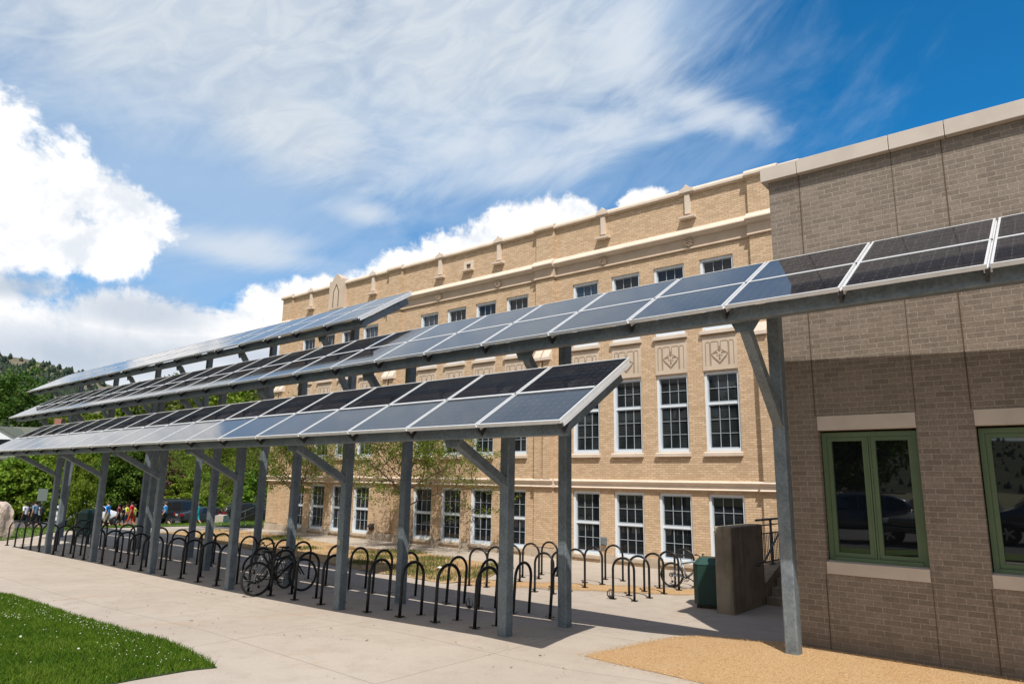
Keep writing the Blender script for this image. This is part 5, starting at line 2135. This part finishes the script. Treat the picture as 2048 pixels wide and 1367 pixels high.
def person(label, loc, rotz, h, shirt, pants, skin=0, hair=(0.03, 0.02, 0.015), hairlen=0, stride=.3, arms=(0.2, -0.2), elbow=(.5, .5), shorts=True, sleeve=.5, bald=False, hat=None, bag=None):
    """local x forward. one skinned figure; clothing is a material zone of the body, hair a child"""
    s = h / 1.70
    V, E, RR = [], [], []

    def add(p, r, par=None):
        V.append(Vector(p) * s)
        RR.append(r * s)
        if par is not None:
            E.append((par, len(V) - 1))
        return len(V) - 1
    pel = add((0, 0, .94), .135)
    waist = add((.01, 0, 1.10), .125, pel)
    chest = add((.0, 0, 1.28), .150, waist)
    neckb = add((.0, 0, 1.44), .075, chest)
    neck = add((.015, 0, 1.50), .050, neckb)
    head = add((.03, 0, 1.575), .088, neck)
    crown = add((.02, 0, 1.64), .078, head)
    for i, sg in enumerate((-1, 1)):
        sh = add((0, sg * .175, 1.40), .062, neckb)
        a = arms[i]
        el = Vector((math.sin(a) * .28, sg * .225, 1.40 - math.cos(a) * .28))
        e_ = add(el, .043, sh)
        b_ = a + elbow[i]
        wr = el + Vector((math.sin(b_) * .25, -sg * .02, -math.cos(b_) * .25))
        w_ = add(wr, .031, e_)
        add(wr + Vector((math.sin(b_) * .09, -sg * .01, -math.cos(b_) * .09)), .034, w_)
        hp = add((0, sg * .095, .88), .095, pel)
        st = stride * (sg if i else -1) * 1.0
        kn = Vector((math.sin(st) * .42 + (.06 if st < 0 else .02), sg * .10, .88 - math.cos(st) * .40))
        k_ = add(kn, .062, hp)
        back = st - (.35 if st < 0 else .05)
        an = kn + Vector((math.sin(back) * .40, 0, -math.cos(back) * .40))
        a_ = add(an, .040, k_)
        add(an + Vector((.13, 0, -.05)), .036, a_)
    me = bpy.data.meshes.new('person_body')
    me.from_pydata([tuple(v) for v in V], E, [])
    o = bpy.data.objects.new('person_tmp', me)
    COL.objects.link(o)
    md = o.modifiers.new('skin', 'SKIN')
    md.use_smooth_shade = True
    for i, sv in enumerate(me.skin_vertices[0].data):
        sv.radius = (RR[i], RR[i])
        sv.use_root = (i == 0)
    sb = o.modifiers.new('sub', 'SUBSURF')
    sb.levels = 1
    dg = bpy.context.evaluated_depsgraph_get()
    nm = bpy.data.meshes.new_from_object(o.evaluated_get(dg))
    bpy.data.objects.remove(o)
    nm.name = 'body'
    mats = [SKIN[skin], clothmat(shirt), clothmat(pants), SHOE]
    nm.materials.clear()
    for m_ in mats:
        nm.materials.append(m_)
    zmin = min(v.co.z for v in nm.vertices)
    for v in nm.vertices:
        v.co.z -= zmin
    for p in nm.polygons:
        c = p.center / s
        z = c.z + zmin / s
        ay = abs(c.y)
        mi = 0
        if z < .09:
            mi = 3
        elif z < (1.02):
            if ay > .19 and z > .55:
                mi = 0
            else:
                mi = 2 if (not shorts or z > .50) else 0
        elif z < 1.46:
            if ay > .19 and z < 1.40 - .28 * sleeve * 1.3:
                mi = 0
            else:
                mi = 1
        p.material_index = mi
        p.use_smooth = True
    t_ = thing('person', label, 'person', loc, rotz, 'people walking along the street')
    link('body', nm, t_)
    if not bald:
        bm = bmesh.new()
        bmesh.ops.create_icosphere(bm, subdivisions=2, radius=.105 * s)
        for v in list(bm.verts):
            if v.co.x > .045 * s and v.co.z < .05 * s:
                v.co.x = .045 * s
            if v.co.z < -.02 * s:
                v.co.z *= (1 + hairlen * 2.2)
                v.co.x *= .8
            v.co += Vector((.005, 0, 1.625)) * s - Vector((0, 0, zmin))
        hm = bpy.data.meshes.new('hair')
        bm.to_mesh(hm)
        bm.free()
        hm.materials.append(clothmat(hat or hair))
        link('cap' if hat else 'hair', hm, t_)
    if bag:
        g = MB()
        g.box(-.26 * s, -.12 * s, -.14 * s, .14 * s, 1.02 * s, 1.42 * s)
        k_ = g.build('backpack', clothmat(bag), t_)
        bevel_mesh(k_, .04, 2)
    return t_


def walker(u, dist, face, *a, **k):
    x, y = at(u, dist)
    return person(a[0], (x, y, zg(x, y)), R(face), *a[1:], **k)


DK = (0.02, 0.02, 0.025)
walker(57, 50.5, 215, 'person in white tee and dark trousers leading the group by the boulder', 1.66, (0.72, 0.70, 0.74), DK, skin=2, shorts=False, stride=.35)
walker(68, 51.5, 215, 'person in black top between the white tee and the blue grey tee', 1.58, (0.025, 0.02, 0.022), (0.03, 0.03, 0.035), skin=1, stride=.28, hairlen=.6)
walker(76, 49.5, 212, 'person in blue grey tee and dark shorts before the left posts', 1.70, (0.16, 0.24, 0.34), DK, skin=1, stride=.33)
walker(84, 51, 214, 'person in white top with dark backpack at the end of the left group', 1.60, (0.62, 0.60, 0.66), DK, skin=1, shorts=False, stride=.3, bag=(0.03, 0.03, 0.04), hairlen=.7)
walker(221, 50, 220, 'boy in bright blue tee and khaki shorts raising a hand to his face', 1.68, (0.03, 0.22, 0.62), (0.36, 0.30, 0.22), skin=0, stride=.2, arms=(.5, .0), elbow=(2.1, .2), hair=(0.10, 0.06, 0.03))
walker(243, 50.5, 225, 'walker in dark maroon striped shirt right of the boy in blue', 1.60, (0.14, 0.02, 0.025), DK, skin=1, stride=.4)
walker(252, 51, 225, 'walker in black shirt and shorts between maroon and red shirts', 1.52, (0.02, 0.02, 0.02), (0.04, 0.045, 0.05), skin=0, stride=.42)
walker(259, 53, 225, 'person in bright yellow top behind the red shirt', 1.70, (0.62, 0.66, 0.06), (0.03, 0.08, 0.2), skin=1, stride=.2)
walker(268, 50, 220, 'person in red tee and red shorts left of the post', 1.68, (0.50, 0.015, 0.04), (0.50, 0.05, 0.02), skin=1, stride=.3, arms=(.5, -.3), elbow=(.4, .6))
walker(274, 53, 225, 'person with yellow sleeve half hidden by the post', 1.66, (0.60, 0.62, 0.08), (0.4, 0.06, 0.03), skin=1, stride=.2)
walker(322, 50.5, 40, 'person with short cropped hair in grey white sleeveless shirt behind the racks', 1.64, (0.55, 0.54, 0.54), DK, skin=0, stride=.2, sleeve=.1, bald=True)
walker(335, 49.5, 215, 'runner in blue shirt and black shorts in front of the boxy car', 1.66, (0.04, 0.26, 0.60), DK, skin=0, stride=.5, arms=(.5, -.5), elbow=(1.2, 1.2), hair=(0.12, 0.08, 0.04))
walker(393, 50.5, 215, 'blond girl in purple shirt behind the girl in teal', 1.56, (0.12, 0.05, 0.12), (0.2, 0.2, 0.3), skin=0, stride=.3, hair=(0.42, 0.28, 0.12), hairlen=.9)
walker(399, 49.5, 215, 'girl in teal long sleeved dress with light brown hair', 1.54, (0.03, 0.42, 0.50), (0.03, 0.42, 0.50), skin=0, stride=.35, hair=(0.26, 0.16, 0.08), hairlen=.9, sleeve=2.2)
